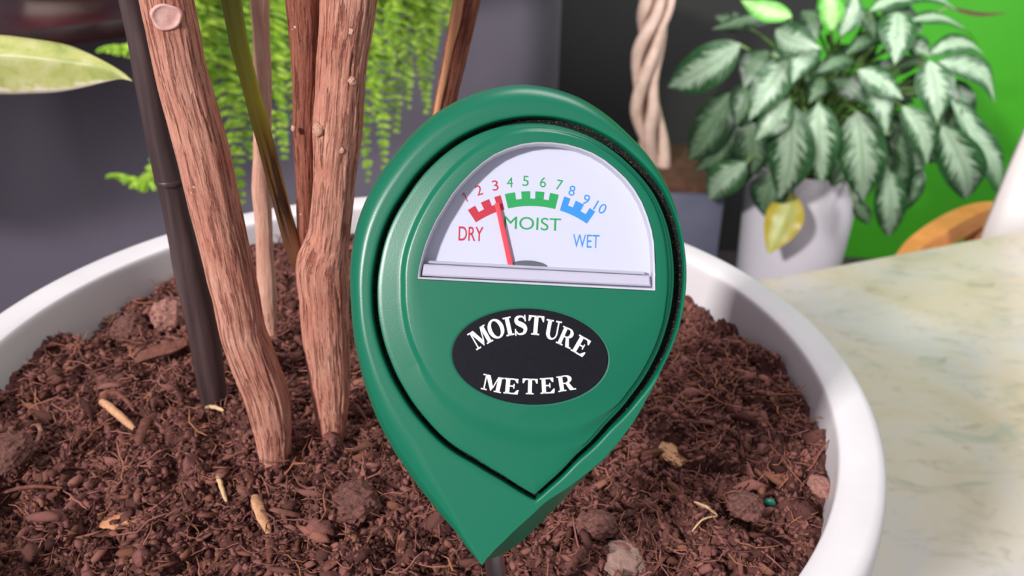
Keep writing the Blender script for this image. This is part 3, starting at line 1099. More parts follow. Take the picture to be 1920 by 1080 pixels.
probe_top = mp(915, 1010, -125)
soil_hit = np.array([probe_top[0] + 0.004, probe_top[1] + 0.006, 0])
soil_hit[2] = sh1(soil_hit[0], soil_hit[1])
MT = thing('moisture_meter', soil_hit, 'green teardrop soil moisture meter with a half round dial, stuck in the potted soil', 'moisture meter')
rings_ = [ring(S_r * 0.80, -170), ring(S_r * 0.92, -165), ring(S_r * 0.97, -145), ring(S_r * 0.992, -110)]
wS = np.clip(wR, 0, 1) * (Rd < S_r - 12)
wS = np.convolve(np.concatenate([wS[-10:], wS, wS[:10]]), np.ones(11) / 11, 'same')[10:-10]
for kk_ in [math.cos(t_) for t_ in np.linspace(0, math.pi / 2, 11)[:-1]] + [0.07, 0.0]:
    rings_.append(ring(Rd + (S_r - Rd) * kk_, -62 * (1 - math.sqrt(1 - kk_ * kk_)) * (1 - wS) - 62 * kk_ * wS))
for k_ in (0.06, 0.3, 0.6, 0.9):
    rings_.append(ring(Rd + (G_r + 5 + 6 * np.clip(np.cos(PHI - 0.3), 0, 1) ** 1.5 + 3.6 - Rd) * k_, 0))
wide = np.clip(np.cos(PHI - 0.3), 0, 1) ** 1.5
lip = G_r + 5 + 6 * wide
Rd = np.minimum(np.maximum(Rd, lip + 4.2), S_r - 3)
rings_ += [ring(lip + 3.5, -0.3), ring(lip + 1.2, -1.6), ring(lip, -4.5), ring(lip, -34)]
V, Fc = loft(rings_, cap0=True)
mesh_obj('shell', V, Fc, M_green, MT, sharp=55)
V, Fc = loft([ring(lip + 1, -26), ring(G_r - 8, -26)])
o = mesh_obj('groove_shade_strip', V, Fc, M_groove_shade, MT)
o['label'] = 'gap running round the face plate, its shade painted dark'

# face plate: sloping panel, ramp, flat plateau with a half round opening
Wi = [(783, 524), (785, 505), (791, 480), (798, 457), (807, 435), (818, 412), (831, 391), (846, 366), (863, 345), (882, 325), (903, 306), (926, 290), (950.5, 279), (978, 270.5), (1006, 267), (1034, 267.5), (1062, 271), (1087, 278), (1110, 287), (1133, 300.5), (1153.5, 317), (1173, 335.5), (1189, 356),
      (1203, 380), (1213, 405), (1221, 431), (1225.5, 456), (1227.5, 500), (1228, 546)]
PZ = 9.0
bot_w = np.clip((-np.sin(PHI) - 0.55) / 0.4, 0, 1)
Bo = B_r + 12 + 30 * bot_w
inner = G_r - 5 - 3 * wide
Bo = np.minimum(Bo, inner - 8)
Bi = np.minimum(B_r - 4, Bo - 6)
rs = [ring(inner, -30), ring(inner, -7), ring(inner - 1.4, -4), ring(inner - 4.5, -2.6)]
for k_ in np.linspace(0, 1, 7)[1:]:
    e_ = inner - 4.5 + (Bo - inner + 4.5) * k_
    rs.append(ring(e_, -2.6 + 3.4 * k_))
for k_ in np.linspace(0, 1, 9)[1:]:
    e_ = Bo + (Bi - Bo) * k_
    rs.append(ring(e_, 0.8 + (PZ - 0.8) * (k_ * k_ * (3 - 2 * k_))))
V, Fc = loft(rs)
nb = len(V) - NA
bm = bmesh.new()
outer = [bm.verts.new((math.cos(p_) * r_, math.sin(p_) * r_, 0)) for p_, r_ in zip(PHI, Bi)]
hole = [bm.verts.new((x - MC[0], MC[1] - y, 0)) for x, y in Wi]
es = [bm.edges.new((outer[k_], outer[(k_ + 1) % NA])) for k_ in range(NA)] + [bm.edges.new((hole[k_], hole[(k_ + 1) % len(hole)])) for k_ in range(len(hole))]
bmesh.ops.triangle_fill(bm, use_beauty=True, edges=es)
bm.verts.index_update()
hv = np.array([mp(x, y, PZ) for x, y in Wi])
hw = np.array([mp(x, y, -30) for x, y in Wi])
nv0 = len(V)
V = np.concatenate([V, hv, hw])
for f_ in bm.faces:
    ids = [v.index for v in f_.verts]
    q_ = [nb + i_ if i_ < NA else nv0 + i_ - NA for i_ in ids]
    p3 = [V[i_] for i_ in q_]
    if np.cross(p3[1] - p3[0], p3[2] - p3[0]) @ MN < 0:
        q_ = q_[::-1]
    Fc.append(q_)
bm.free()
nh = len(Wi)
for k_ in range(nh):
    k2_ = (k_ + 1) % nh
    Fc.append([nv0 + k_, nv0 + nh + k_, nv0 + nh + k2_, nv0 + k2_])
face = mesh_obj('face_plate', V, Fc, M_green, MT, sharp=40)


def inset_poly(pts, d):
    pts = np.array(pts, float)
    c = pts.mean(0)
    n = len(pts)
    out = []
    for k_ in range(n):
        a_, b_, c_ = pts[k_ - 1], pts[k_], pts[(k_ + 1) % n]
        e1, e2 = (b_ - a_) / np.linalg.norm(b_ - a_), (c_ - b_) / np.linalg.norm(c_ - b_)
        n1, n2 = np.array([-e1[1], e1[0]]), np.array([-e2[1], e2[0]])
        if n1 @ (c - b_) < 0:
            n1 = -n1
        if n2 @ (c - b_) < 0:
            n2 = -n2
        m_ = n1 + n2
        m_ /= np.linalg.norm(m_)
        out.append(b_ + m_ * d / max(0.35, m_ @ n1))
    return np.array(out)


def poly_loft(name, loops, m, parent, cap_first=False, cap_last=False, sharp=40, smooth=True):
    """loops: list of (points, z)"""
    n = len(loops[0][0])
    V, Fc = [], []
    for pts, z in loops:
        V += [mp(x, y, z) for x, y in pts]
    for k_ in range(len(loops) - 1):
        for q_ in range(n):
            q2_ = (q_ + 1) % n
            Fc.append([k_ * n + q_, (k_ + 1) * n + q_, (k_ + 1) * n + q2_, k_ * n + q2_])
    if cap_first:
        Fc.append(list(range(n)))
    if cap_last:
        Fc.append([(len(loops) - 1) * n + q_ for q_ in range(n)])
    return mesh_obj(name, V, Fc, m, parent, sharp=sharp, smooth=smooth)


Wa, Wb, Wc, Wd = inset_poly(Wi, 0.6), inset_poly(Wi, 1.4), inset_poly(Wi, 3.0), inset_poly(Wi, 5.0)
poly_loft('window_rim', [(Wa, -29), (Wa, PZ + 0.5), (Wb, PZ + 3), (Wc, PZ + 2.2), (Wd, PZ - 2), (Wd, -24)], M_clear, MT)
DI = inset_poly(Wi, 3)
dial = poly_loft('dial_plate', [(DI, -28), (DI, -24)], M_dial, MT, True, True, smooth=False)
pane = poly_loft('window_pane', [(Wc, PZ - 1.0), (Wc, PZ + 0.2)], M_pane, MT, True, True, smooth=False)
# bottom ledge of the clear window: a stepped bar
LG = [(794, 495), (1218, 517), (1220, 537), (791, 517)]
lg2 = inset_poly(LG, 3)
poly_loft('window_ledge', [(LG, -23.5), (LG, 2), (lg2, 5)], M_ledge, MT, False, True, sharp=30)
LG3 = [(800, 488), (1210, 509.5), (1211, 515), (799, 493.5)]
poly_loft('ledge_step', [(LG3, -23.6), (LG3, -8), (inset_poly(LG3, 1.2), -6.5)], M_clear, MT, False, True, sharp=30)


def flat_print(name, polys, z, m, parent):
    """polys: list of polygons in face pixels -> one thin printed mesh"""
    bm_ = bmesh.new()
    for pl in polys:
        vs = [bm_.verts.new(tuple(mp(x, y, z))) for x, y in pl]
        try:
            bm_.faces.new(vs)
        except ValueError:
            pass
    bmesh.ops.triangulate(bm_, faces=bm_.faces[:])
    bm_.verts.index_update()
    V = [v.co[:] for v in bm_.verts]
    Fc = [[v.index for v in f_.verts] for f_ in bm_.faces]
    bm_.free()
    V, Fc = np.array(V), [list(f_) for f_ in Fc]
    for f_ in Fc:
        if np.cross(V[f_[1]] - V[f_[0]], V[f_[2]] - V[f_[0]]) @ MN < 0:
            f_.reverse()
    return mesh_obj(name, V, Fc, m, parent, smooth=False)


def text_mesh(s, thick=0.0):
    cu = bpy.data.curves.new('t', 'FONT')
    cu.body = s
    cu.offset = thick
    ob = bpy.data.objects.new('t', cu)
    COL.objects.link(ob)
    bpy.context.view_layer.update()
    dg = bpy.context.evaluated_depsgraph_get()
    me_ = bpy.data.meshes.new_from_object(ob.evaluated_get(dg))
    V = np.array([v.co[:] for v in me_.vertices])
    Fc = [list(p_.vertices) for p_ in me_.polygons]
    bpy.data.objects.remove(ob)
    bpy.data.curves.remove(cu)
    bpy.data.meshes.remove(me_)
    return V, Fc


def put_text(name, s, cx, cy, w, h, rot, z, m, parent, thick=0.0):
    """text scaled into a w x h pixel box centred at cx, cy on the face; rot in degrees counter-clockwise"""
    V, Fc = text_mesh(s, thick)
    lo, hi = V.min(0), V.max(0)
    X = (V[:, 0] - (lo[0] + hi[0]) / 2) / (hi[0] - lo[0]) * w
    Y = (V[:, 1] - (lo[1] + hi[1]) / 2) / (hi[1] - lo[1]) * h
    c, sn = math.cos(math.radians(rot)), math.sin(math.radians(rot))
    x, y = X * c - Y * sn, X * sn + Y * c
    P = np.array([mp(cx + a_, cy - b_, z) for a_, b_ in zip(x, y)])
    for f_ in Fc:
        if np.cross(P[f_[1]] - P[f_[0]], P[f_[2]] - P[f_[0]]) @ MN < 0:
            f_.reverse()
    return mesh_obj(name, P, Fc, m, parent, smooth=False)


ZP = -23.6
NUMS = [('1', 870, 368, 24, M_red), ('2', 897, 354, 17, M_red), ('3', 928, 345, 9, M_red), ('4', 956, 339, 0, M_pgreen), ('5', 986, 336.5, -3, M_pgreen), ('6', 1019, 339, -5, M_pgreen), ('7', 1050, 344, -12, M_pgreen),
        ('8', 1074, 355, -12, M_pblue), ('9', 1101, 372, -24, M_pblue), ('10', 1128, 387, -30, M_pblue)]
for s_, x_, y_, a_, m_ in NUMS:
    if s_ == '1':
        c_, n_ = math.cos(math.radians(a_)), math.sin(math.radians(a_))
        g1 = [[(1, -9.7), (3, -9.7), (3, 9.7), (1.4, 9.7), (1, 8.5)], [(1.4, 9.7), (-3.4, 5.4), (-3.4, 3.4), (1.2, 7.2)]]
        flat_print('dial_number', [[(x_ + a * c_ - b * n_, y_ - (a * n_ + b * c_)) for a, b in p_] for p_ in g1], ZP, m_, dial)
        continue
    put_text('dial_number', s_, x_, y_, 22 if s_ == '10' else (5.5 if s_ == '1' else 11.5), 19.5, a_, ZP, m_, dial)
put_text('dial_word', 'DRY', 882, 437, 47, 27, -2, ZP, M_red, dial, 0.006)
put_text('dial_word', 'MOIST', 999, 417.5, 108, 24, -2.5, ZP, M_pgreen, dial)
put_text('dial_word', 'WET', 1101, 451, 50, 25, -2, ZP, M_pblue, dial)
AC = (995.0, 571.0)


def arc_band(a0, a1, r0, r1, n=14):
    """angles in degrees from straight up, clockwise"""
    o_, i_ = [], []
    for k_ in range(n + 1):
        a_ = math.radians(a0 + (a1 - a0) * k_ / n)
        o_.append((AC[0] + r1 * math.sin(a_), AC[1] - r1 * math.cos(a_)))
        i_.append((AC[0] + r0 * math.sin(a_), AC[1] - r0 * math.cos(a_)))
    return o_ + i_[::-1]


def ang_of(x, y):
    return math.degrees(math.atan2(x - AC[0], AC[1] - y))


for nm, m_, (e0, e1), teeth in (('dry_scale', M_red, (ang_of(884, 404), ang_of(945, 388)), [(880, 384), (908, 373), (935, 364)]),
                                ('moist_scale', M_pgreen, (ang_of(950, 378), ang_of(1044, 382)), [(957, 358), (986, 356), (1013, 358), (1040, 364)]),
                                ('wet_scale', M_pblue, (ang_of(1051, 392), ang_of(1102, 418)), [(1060, 373), (1085, 386), (1109, 404)])):
    polys = [arc_band(e0, e1, 187, 201)]
    for k_, (tx, ty) in enumerate(teeth):
        am = ang_of(tx, ty)
        lo_, hi_ = am - 2.3, am + 2.3
        if k_ == 0:
            lo_ = e0
            hi_ = max(hi_, lo_ + 3.4)
        if k_ == len(teeth) - 1:
            hi_ = e1
            lo_ = min(lo_, hi_ - 3.4)
        polys.append(arc_band(lo_, hi_, 200.5, 215, 3))
    flat_print(nm, polys, ZP, m_, dial)
# needle, its pivot disc
nd = [(953.5, 499), (962, 497), (938.5, 376), (929.5, 377)]
nd = [(952.5, 499), (962.5, 497), (936, 378), (927, 380)]
poly_loft('needle', [(nd, -17), (nd, -15.2), (inset_poly(nd, 1.5), -14.5)], M_needle, MT, True, True, sharp=20)
hubp = [(958 + 34 * (1 - math.cos(math.pi * k_ / 16)), 497 + 1.7 * (1 - math.cos(math.pi * k_ / 16)) - 11 * math.sin(math.pi * k_ / 16)) for k_ in range(17)]
poly_loft('needle_hub', [(hubp, -23.4), (hubp, -20)], M_hub, MT, False, True, sharp=30)

# oval label
EL = []
la = math.radians(3.2)
for k_ in range(96):
    a_ = 2 * math.pi * k_ / 96
    x_, y_ = 146 * math.cos(a_), 89.5 * math.sin(a_)
    EL.append((993.5 + x_ * math.cos(la) - y_ * math.sin(la), 668 + x_ * math.sin(la) + y_ * math.cos(la)))
ELo = inset_poly(EL, -3.5)
poly_loft('label_recess', [(ELo, PZ - 0.2), (ELo, PZ + 0.8), (EL, PZ + 0.2)], M_green, MT, sharp=30)
lab = poly_loft('oval_label', [(EL, PZ - 1), (EL, PZ + 0.9), (inset_poly(EL, 2), PZ + 1.2)], M_label, MT, False, True, sharp=30)
lab['label'] = 'black oval label reading MOISTURE METER in white'


# serif capitals, drawn in a box 1 high; every letter is a list of polygons
def rect(x0, y0, x1, y1):
    return [(x0, y0), (x1, y0), (x1, y1), (x0, y1)]


def ser(xc, y, w, up):
    """bracketed serif: a thin slab"""
    h = 0.075
    return rect(xc - w / 2, y if up else y - h, xc + w / 2, y + h if up else y)


def strip(pts, ws):
    pts = np.array(pts, float)
    T = np.gradient(pts, axis=0)
    T /= np.linalg.norm(T, axis=1)[:, None]
    N = np.stack([-T[:, 1], T[:, 0]], -1)
    ws = np.array(ws)[:, None]
    L, R_ = pts + N * ws / 2, pts - N * ws / 2
    return [[tuple(L[k_]), tuple(L[k_ + 1]), tuple(R_[k_ + 1]), tuple(R_[k_])] for k_ in range(len(pts) - 1)]


def oval_ring(cx, cy, rx, ry, tx, ty, a0=0, a1=360, n=30):
    out = []
    for k_ in range(n):
        q_ = []
        for aa_ in (a0 + (a1 - a0) * k_ / n, a0 + (a1 - a0) * (k_ + 1) / n):
            a_ = math.radians(aa_)
            q_.append(((cx + rx * math.cos(a_), cy + ry * math.sin(a_)), (cx + (rx - tx) * math.cos(a_), cy + (ry - ty) * math.sin(a_))))
        out.append([q_[0][0], q_[1][0], q_[1][1], q_[0][1]])
    return out


ST = 0.21
G = {}
G['I'] = (0.42, [rect(0.21 - ST / 2, 0, 0.21 + ST / 2, 1), ser(0.21, 0, 0.42, True), ser(0.21, 1, 0.42, False)])
G['T'] = (0.82, [rect(0.41 - ST / 2, 0, 0.41 + ST / 2, 1), ser(0.41, 0, 0.42, True), rect(0, 0.92, 0.82, 1), [(0, 0.70), (0.06, 0.70), (0.16, 0.92), (0, 0.92)], [(0.82, 0.70), (0.82, 0.92), (0.66, 0.92), (0.76, 0.70)]])
G['E'] = (0.78, [rect(0.09, 0, 0.09 + ST, 1), rect(0, 0, 0.74, 0.08), rect(0, 0.92, 0.72, 1), rect(0.25, 0.47, 0.52, 0.55), rect(0.49, 0.36, 0.55, 0.66), [(0.72, 0.72), (0.72, 0.92), (0.54, 0.92), (0.66, 0.72)], [(0.78, 0.29), (0.74, 0), (0.74, 0.08), (0.54, 0.08), (0.71, 0.29)]])
G['O'] = (0.92, oval_ring(0.46, 0.5, 0.46, 0.52, 0.22, 0.09))
G['U'] = (0.90, [rect(0.10, 0.34, 0.10 + ST, 1), rect(0.68, 0.34, 0.76, 1), ser(0.2, 1, 0.42, False), ser(0.72, 1, 0.34, False)] + [
    [(0.43 + (-0.33) * math.cos(t0), 0.34 - 0.36 * math.sin(t0)), (0.43 + (-0.33) * math.cos(t1), 0.34 - 0.36 * math.sin(t1)),
     (0.495 - 0.185 * math.cos(t1), 0.34 - 0.26 * math.sin(t1)), (0.495 - 0.185 * math.cos(t0), 0.34 - 0.26 * math.sin(t0))] for t0, t1 in zip(np.linspace(0, math.pi, 13)[:-1], np.linspace(0, math.pi, 13)[1:])])
G['M'] = (1.10, [rect(0.12, 0, 0.19, 1), rect(0.80, 0, 0.80 + ST, 1), ser(0.155, 0, 0.32, True), ser(0.9, 0, 0.40, True), ser(0.10, 1, 0.24, False), ser(0.98, 1, 0.24, False),
                 [(0.12, 1), (0.36, 1), (0.64, 0.22), (0.52, 0.0)], [(0.52, 0.0), (0.64, 0.22), (0.86, 1), (0.80, 1)]])
G['R'] = (0.92, [rect(0.09, 0, 0.09 + ST, 1), ser(0.2, 0, 0.42, True), rect(0, 0.925, 0.45, 1), rect(0.28, 0.46, 0.45, 0.53)] + oval_ring(0.43, 0.73, 0.34, 0.27, 0.2, 0.075, -90, 90, 16)
          + [[(0.40, 0.50), (0.58, 0.52), (0.80, 0.08), (0.60, 0.0)], rect(0.60, 0, 0.92, 0.08)])
_sp = [(0.58, 0.80), (0.50, 0.925), (0.35, 0.955), (0.20, 0.91), (0.14, 0.78), (0.20, 0.65), (0.36, 0.55), (0.52, 0.44), (0.58, 0.27), (0.50, 0.10), (0.34, 0.045), (0.18, 0.08), (0.09, 0.22)]
_sw = [0.06, 0.08, 0.10, 0.15, 0.19, 0.23, 0.26, 0.24, 0.19, 0.14, 0.10, 0.08, 0.06]
_spr = resample(np.concatenate([np.array(_sp), np.array(_sw)[:, None]], 1), 48)
G['S'] = (0.70, strip(_spr[:, :2], _spr[:, 2]) + [rect(0.03, -0.02, 0.09, 0.33), rect(0.58, 0.68, 0.64, 1.02)])


def word(name, letters, m, parent, z):
    polys = []
    for ch, cx, cy, w, h, rot in letters:
        wd, pl = G[ch]
        c, sn = math.cos(math.radians(rot)), math.sin(math.radians(rot))
        for p_ in pl:
            q_ = []
            for x, y in p_:
                X, Y = (x / wd - 0.5) * w, (y - 0.5) * h
                q_.append((cx + X * c - Y * sn, cy - (X * sn + Y * c)))
            polys.append(q_)
    return flat_print(name, polys, z, m, parent)


word('lettering', [('M', 901, 632, 36, 35, 30), ('O', 930, 616, 30, 36, 22), ('I', 953.5, 611.5, 15, 35, 13), ('S', 976, 609.5, 25, 36, 5), ('T', 1004.5, 609.5, 29, 36, -5), ('U', 1036, 618, 29, 36, -11), ('R', 1062, 632, 29, 35, -24), ('E', 1089, 648, 27, 34, -30)], M_letter, lab, PZ + 1.6)
word('lettering', [('M', 923.5, 718, 38, 29, -12), ('E', 959, 723, 28, 29, -5), ('T', 993.5, 723.5, 28, 29, -2), ('E', 1026, 722, 27, 29, 3), ('R', 1061, 717, 33, 29, 9)], M_letter, lab, PZ + 1.6)

# back neck and steel probe going down into the soil
nk = np.array([mp(945, 930, -140), mp(930, 975, -135), probe_top, probe_top + (soil_hit - probe_top) * 0.1])
V, Fc, _ = tube_data(resample(nk, 16), np.linspace(0.006, 0.003, 16), 24)
mesh_obj('probe_collar', V, Fc, M_green, MT)
pr = np.array([nk[-1] + (probe_top - soil_hit) * 0.05, soil_hit, soil_hit + (soil_hit - probe_top) * 0.35])
V, Fc, _ = tube_data(pr, [0.0022, 0.0022, 0.0022], 20)
mesh_obj('probe', V, Fc, M_steel, MT, sharp=40)

# ------------------------------------------------------------------ shelf with a pot and the fern behind
SHZ = 0.90
sh_c = SH0 + SD * 0.35 + SN * 0.135
sh = thing('wall_shelf', (sh_c[0], sh_c[1], SHZ - 0.03), 'glossy dark red wooden shelf on the charcoal wall at upper left', 'shelf')
b = MB()
b.box((sh_c[0], sh_c[1], SHZ - 0.0125), (1.7, 0.27, 0.025), math.radians(41.6), 0.003)
b.obj('board', M_shelf, sh, sharp=40)
for k_ in (-0.6, 0.6):
    b = MB()
    p = sh_c + SD * k_ + SN * 0.03
    b.box((p[0], p[1], SHZ - 0.04), (0.025, 0.2, 0.03), math.radians(41.6), 0.003)
    b.obj('bracket', M_shelf, sh, sharp=40)

pp = at_z(122, -9, SHZ)
SPR = 66 * depth(pp) / F_PX
pp = pp + np.append(SN * SPR * 0.5, 0)
smp = thing('plant_pot', pp, 'small cream and red glazed pot on the dark wooden shelf', 'plant pot')
V, Fc = lathe_data([(SPR * 0.7, SHZ), (SPR * 0.92, SHZ + 0.004), (SPR, SHZ + 0.012), (SPR * 1.08, SHZ + 0.035), (SPR * 1.14, SHZ + 0.05)], pp, 48)
mesh_obj('base', V, Fc, M_cream_pot, smp, sharp=50)
V, Fc = lathe_data([(SPR * 1.13, SHZ + 0.0502), (SPR * 1.16, SHZ + 0.056), (SPR * 1.25, SHZ + 0.10), (SPR * 1.3, SHZ + 0.12), (SPR * 1.2, SHZ + 0.12), (SPR * 1.1, SHZ + 0.09), (SPR * 0.2, SHZ + 0.085)], pp, 48)
mesh_obj('body', V, Fc, M_red_pot, smp, sharp=50)
_r0, _k = ray(600, 20), None
_k = np.linalg.solve(np.array([[SD[0], -_r0[0]], [SD[1], -_r0[1]]]), -(SH0 + SN * 0.13))
fc = SH0 + SN * 0.13 + SD * _k[0]
FT = thing('potted_fern', (fc[0], fc[1], SHZ), 'bright green fern with drooping fronds on the shelf behind the stems', 'fern')
V, Fc = lathe_data([(0.07, SHZ), (0.075, SHZ + 0.006), (0.10, SHZ + 0.15), (0.105, SHZ + 0.155), (0.105, SHZ + 0.17), (0.095, SHZ + 0.17), (0.09, SHZ + 0.15), (0.02, SHZ + 0.148)], fc, 48)
mesh_obj('pot', V, Fc, M_slate, FT, sharp=50)
crown = np.array([fc[0], fc[1], SHZ + 0.16])
fd = math.hypot(*fc)


def frond(tipx, tipy, y, width, seed):
    g = np.random.default_rng(seed)
    tipp = at_y(tipx, tipy, y)
    while (tipp[:2] - SH0) @ SN > -0.05:          # the fronds hang clear of the shelf's front edge
        y -= 0.01
        tipp = at_y(tipx, tipy, y)
    out = tipp - crown
    apex = crown + np.array([out[0] * 0.5, out[1] * 0.55, 0.10 + 0.05 * g.random()])
    over = crown + np.array([out[0] * 0.985, out[1] * 0.985, 0.02 + out[2] * 0.2])
    if tipx < 300:
        over = at_y(tipx + 110, tipy - 62, y)
    P = resample(np.array([crown, apex, over, tipp]), 180)
    T, N, B = frames(P)
    V, Fc, tone_ = [], [], []
    LL = np.linalg.norm(np.diff(P, axis=0), axis=1).sum()
    n = int(LL / 0.0078)
    ks = np.linspace(16, 178, n).astype(int)
    side0 = np.cross(T, (CAM - P) / np.linalg.norm(CAM - P, axis=1)[:, None] * 0.8 + np.array([0, 0, 0.3]) + g.normal(0, 0.25, 3))
    side0 /= np.linalg.norm(side0, axis=1)[:, None]
    for q_, k_ in enumerate(ks):
        f_ = q_ / (n - 1)
        L0 = width / 2 * min(1, 0.5 + 2.5 * f_) * min(1, 0.12 + (1 - f_) * 2.2)
        for sgn in (-1, 1):
            d = side0[k_] * sgn * (1 + 0.08 * g.normal()) + T[k_] * (0.22 + 0.14 * g.normal()) + np.cross(T[k_], side0[k_]) * 0.4 * g.normal()
            L = L0 * (0.85 + 0.3 * g.random())
            d /= np.linalg.norm(d)
            nrm = np.cross(d, T[k_])
            nrm /= np.linalg.norm(nrm)
            wv = np.cross(nrm, d)
            hw_ = 0.0030 + 0.0008 * g.random()
            b0 = len(V)
            for s_, ww in ((0.0, 0.8), (0.35, 1.0), (0.75, 0.8), (1.0, 0.12)):
                c_ = P[k_] + d * L * s_ + np.array([0, 0, -1]) * 0.18 * L * s_ * s_
                V += [c_ - wv * hw_ * ww, c_ + nrm * 0.0012, c_ + wv * hw_ * ww]
                tn = float(np.clip(0.45 + 0.3 * g.normal() + 0.15 * (f_ - 0.5), 0, 1))
                tone_ += [tn, tn * 0.8, tn]
            for s_ in range(3):
                o_ = b0 + s_ * 3
                Fc += [[o_, o_ + 1, o_ + 4, o_ + 3], [o_ + 1, o_ + 2, o_ + 5, o_ + 4]]
    Vt, Ft_, _ = tube_data(P[::3], np.linspace(0.0016, 0.0006, len(P[::3])), 5)
    b0 = len(V)
    V += list(Vt)
    tone_ += [0.35] * len(Vt)
    Fc += [[i_ + b0 for i_ in q_] for q_ in Ft_]
    o = mesh_obj('frond', V, Fc, M_fern, FT, attrs={'tone': ('FLOAT', tone_)})
    return o


FR = [(395, 250, -0.10), (415, 330, -0.14), (455, 385, -0.17), (470, 300, -0.20), (440, 200, -0.16), (495, 260, -0.22), (510, 330, -0.2), (535, 300, -0.22), (525, 200, -0.24), (560, 260, -0.2), (640, 330, -0.2),
      (665, 290, -0.22), (690, 345, -0.16), (722, 320, -0.16), (705, 230, -0.22), (745, 250, -0.12), (765, 205, -0.16), (790, 160, -0.06), (800, 215, -0.09), (815, 110, 0.0), (735, 130, -0.22), (690, 140, -0.2), (400, 120, -0.05), (380, 190, -0.02),
      (200, 332, -0.06), (182, 96, 0.06), (450, 110, -0.2), (500, 130, -0.2), (620, 200, -0.2), (590, 320, -0.18), (780, 60, -0.05), (720, 40, -0.15), (425, 40, -0.1), (370, 60, 0.0), (470, 40, -0.15), (560, 120, -0.2), (655, 60, -0.2), (840, 60, 0.0)]
for k_, (x_, y_, dy_) in enumerate(FR):
    frond(x_, y_, fd + dy_ - (0.12 if x_ < 300 else 0), 0.098 if x_ > 300 else 0.04, 900 + k_)

# ------------------------------------------------------------------ braided trunk plant in the slate planter
BY = 1.86
b0 = at_y(1232, 318, BY)
PLZ = b0[2]
pw = 0.30
pc = np.array([at_y(1345, 400, BY - 0.1)[0] - pw / 2, BY])
PL = thing('planter', (pc[0], pc[1], 0), 'square slate grey planter partly hidden behind the meter', 'planter')
b = MB()
z0 = PLZ - 0.36
t_ = 0.018
b.box((pc[0], pc[1], (z0 + PLZ) / 2 * 0 + PLZ / 2), (pw, pw, PLZ), 0, 0.006)
b.obj('body', M_slate, PL, sharp=40)
b = MB()
b.box((pc[0], pc[1], PLZ + 0.006), (pw - 0.04, pw - 0.04, 0.02), 0, 0.004)
b.obj('soil', M_brown_soil, PL, sharp=40)
BT = thing('braided_trunk', (b0[0], BY, PLZ + 0.015), 'pale braided tree trunk rising from the slate planter', 'tree')
pathc = [(1232, 318), (1226, 270), (1218, 215), (1215, 160), (1222, 100), (1228, 50), (1233, 0), (1236, -120)]
wid = [24, 30, 33, 24, 27, 27, 28, 30]
PC = resample(np.array([list(at_y(x_, y_, BY)) + [w_ * 1.0] for (x_, y_), w_ in zip(pathc, wid)]), 90)
for k_ in range(5):
    ph = k_ * 2 * math.pi / 5 + 0.5
    tt = np.linspace(0, 1, 90)
    rad = PC[:, 3] * 0.00108 * (0.75 + 0.25 * np.sin(tt * 11 + k_ * 1.9))
    a_ = ph + tt * 3.4 + 0.5 * np.sin(tt * 7 + k_)
    Pk = PC[:, :3] + np.stack([np.cos(a_) * rad, np.sin(a_) * rad * 0.8, 0 * a_], -1)
    V, Fc, _ = tube_data(Pk, 0.0105 + 0.0025 * np.sin(tt * 9 + k_ * 2) + 0.003 * np.exp(-tt * 6), 16)
    mesh_obj('stem_strand', V, Fc, M_braid, BT)

# ------------------------------------------------------------------ silver leaved plant in the white pot
AY = 1.80
wl_, wr_ = at_y(1384, 450, AY), at_y(1586, 450, AY)
wc = np.array([(wl_[0] + wr_[0]) / 2, AY])
WR = (wr_[0] - wl_[0]) / 2 * 0.99
wz1 = at_y(1480, 300, AY)[2]
AP = thing('potted_plant', (wc[0], wc[1], 0), 'bushy silver and green leaved plant in a white pot, by the green wall', 'plant')
V, Fc = lathe_data([(WR * 0.80, 0.0), (WR * 0.84, 0.004), (WR * 1.03, wz1 - 0.01), (WR * 1.04, wz1), (WR * 0.97, wz1), (WR * 0.95, wz1 - 0.03), (WR * 0.3, wz1 - 0.032)], wc, 72)
mesh_obj('pot', V, Fc, M_white_planter, AP, sharp=50)
V, Fc = lathe_data([(WR * 0.955, wz1 - 0.031), (WR * 0.95, wz1 - 0.02), (WR * 0.1, wz1 - 0.015)], wc, 48)
mesh_obj('soil', V, Fc, M_brown_soil, AP)
CX, CY_ = 1565.0, 215.0
crown_a = np.array([wc[0], wc[1], wz1 + 0.02])


def dome_y(px, py, k):
    r = math.hypot(px - CX, (py - CY_) * 1.05) / 330.0
    return AY + 0.02 - 0.30 * math.sqrt(max(0.0, 1 - min(1, r) ** 2)) * k


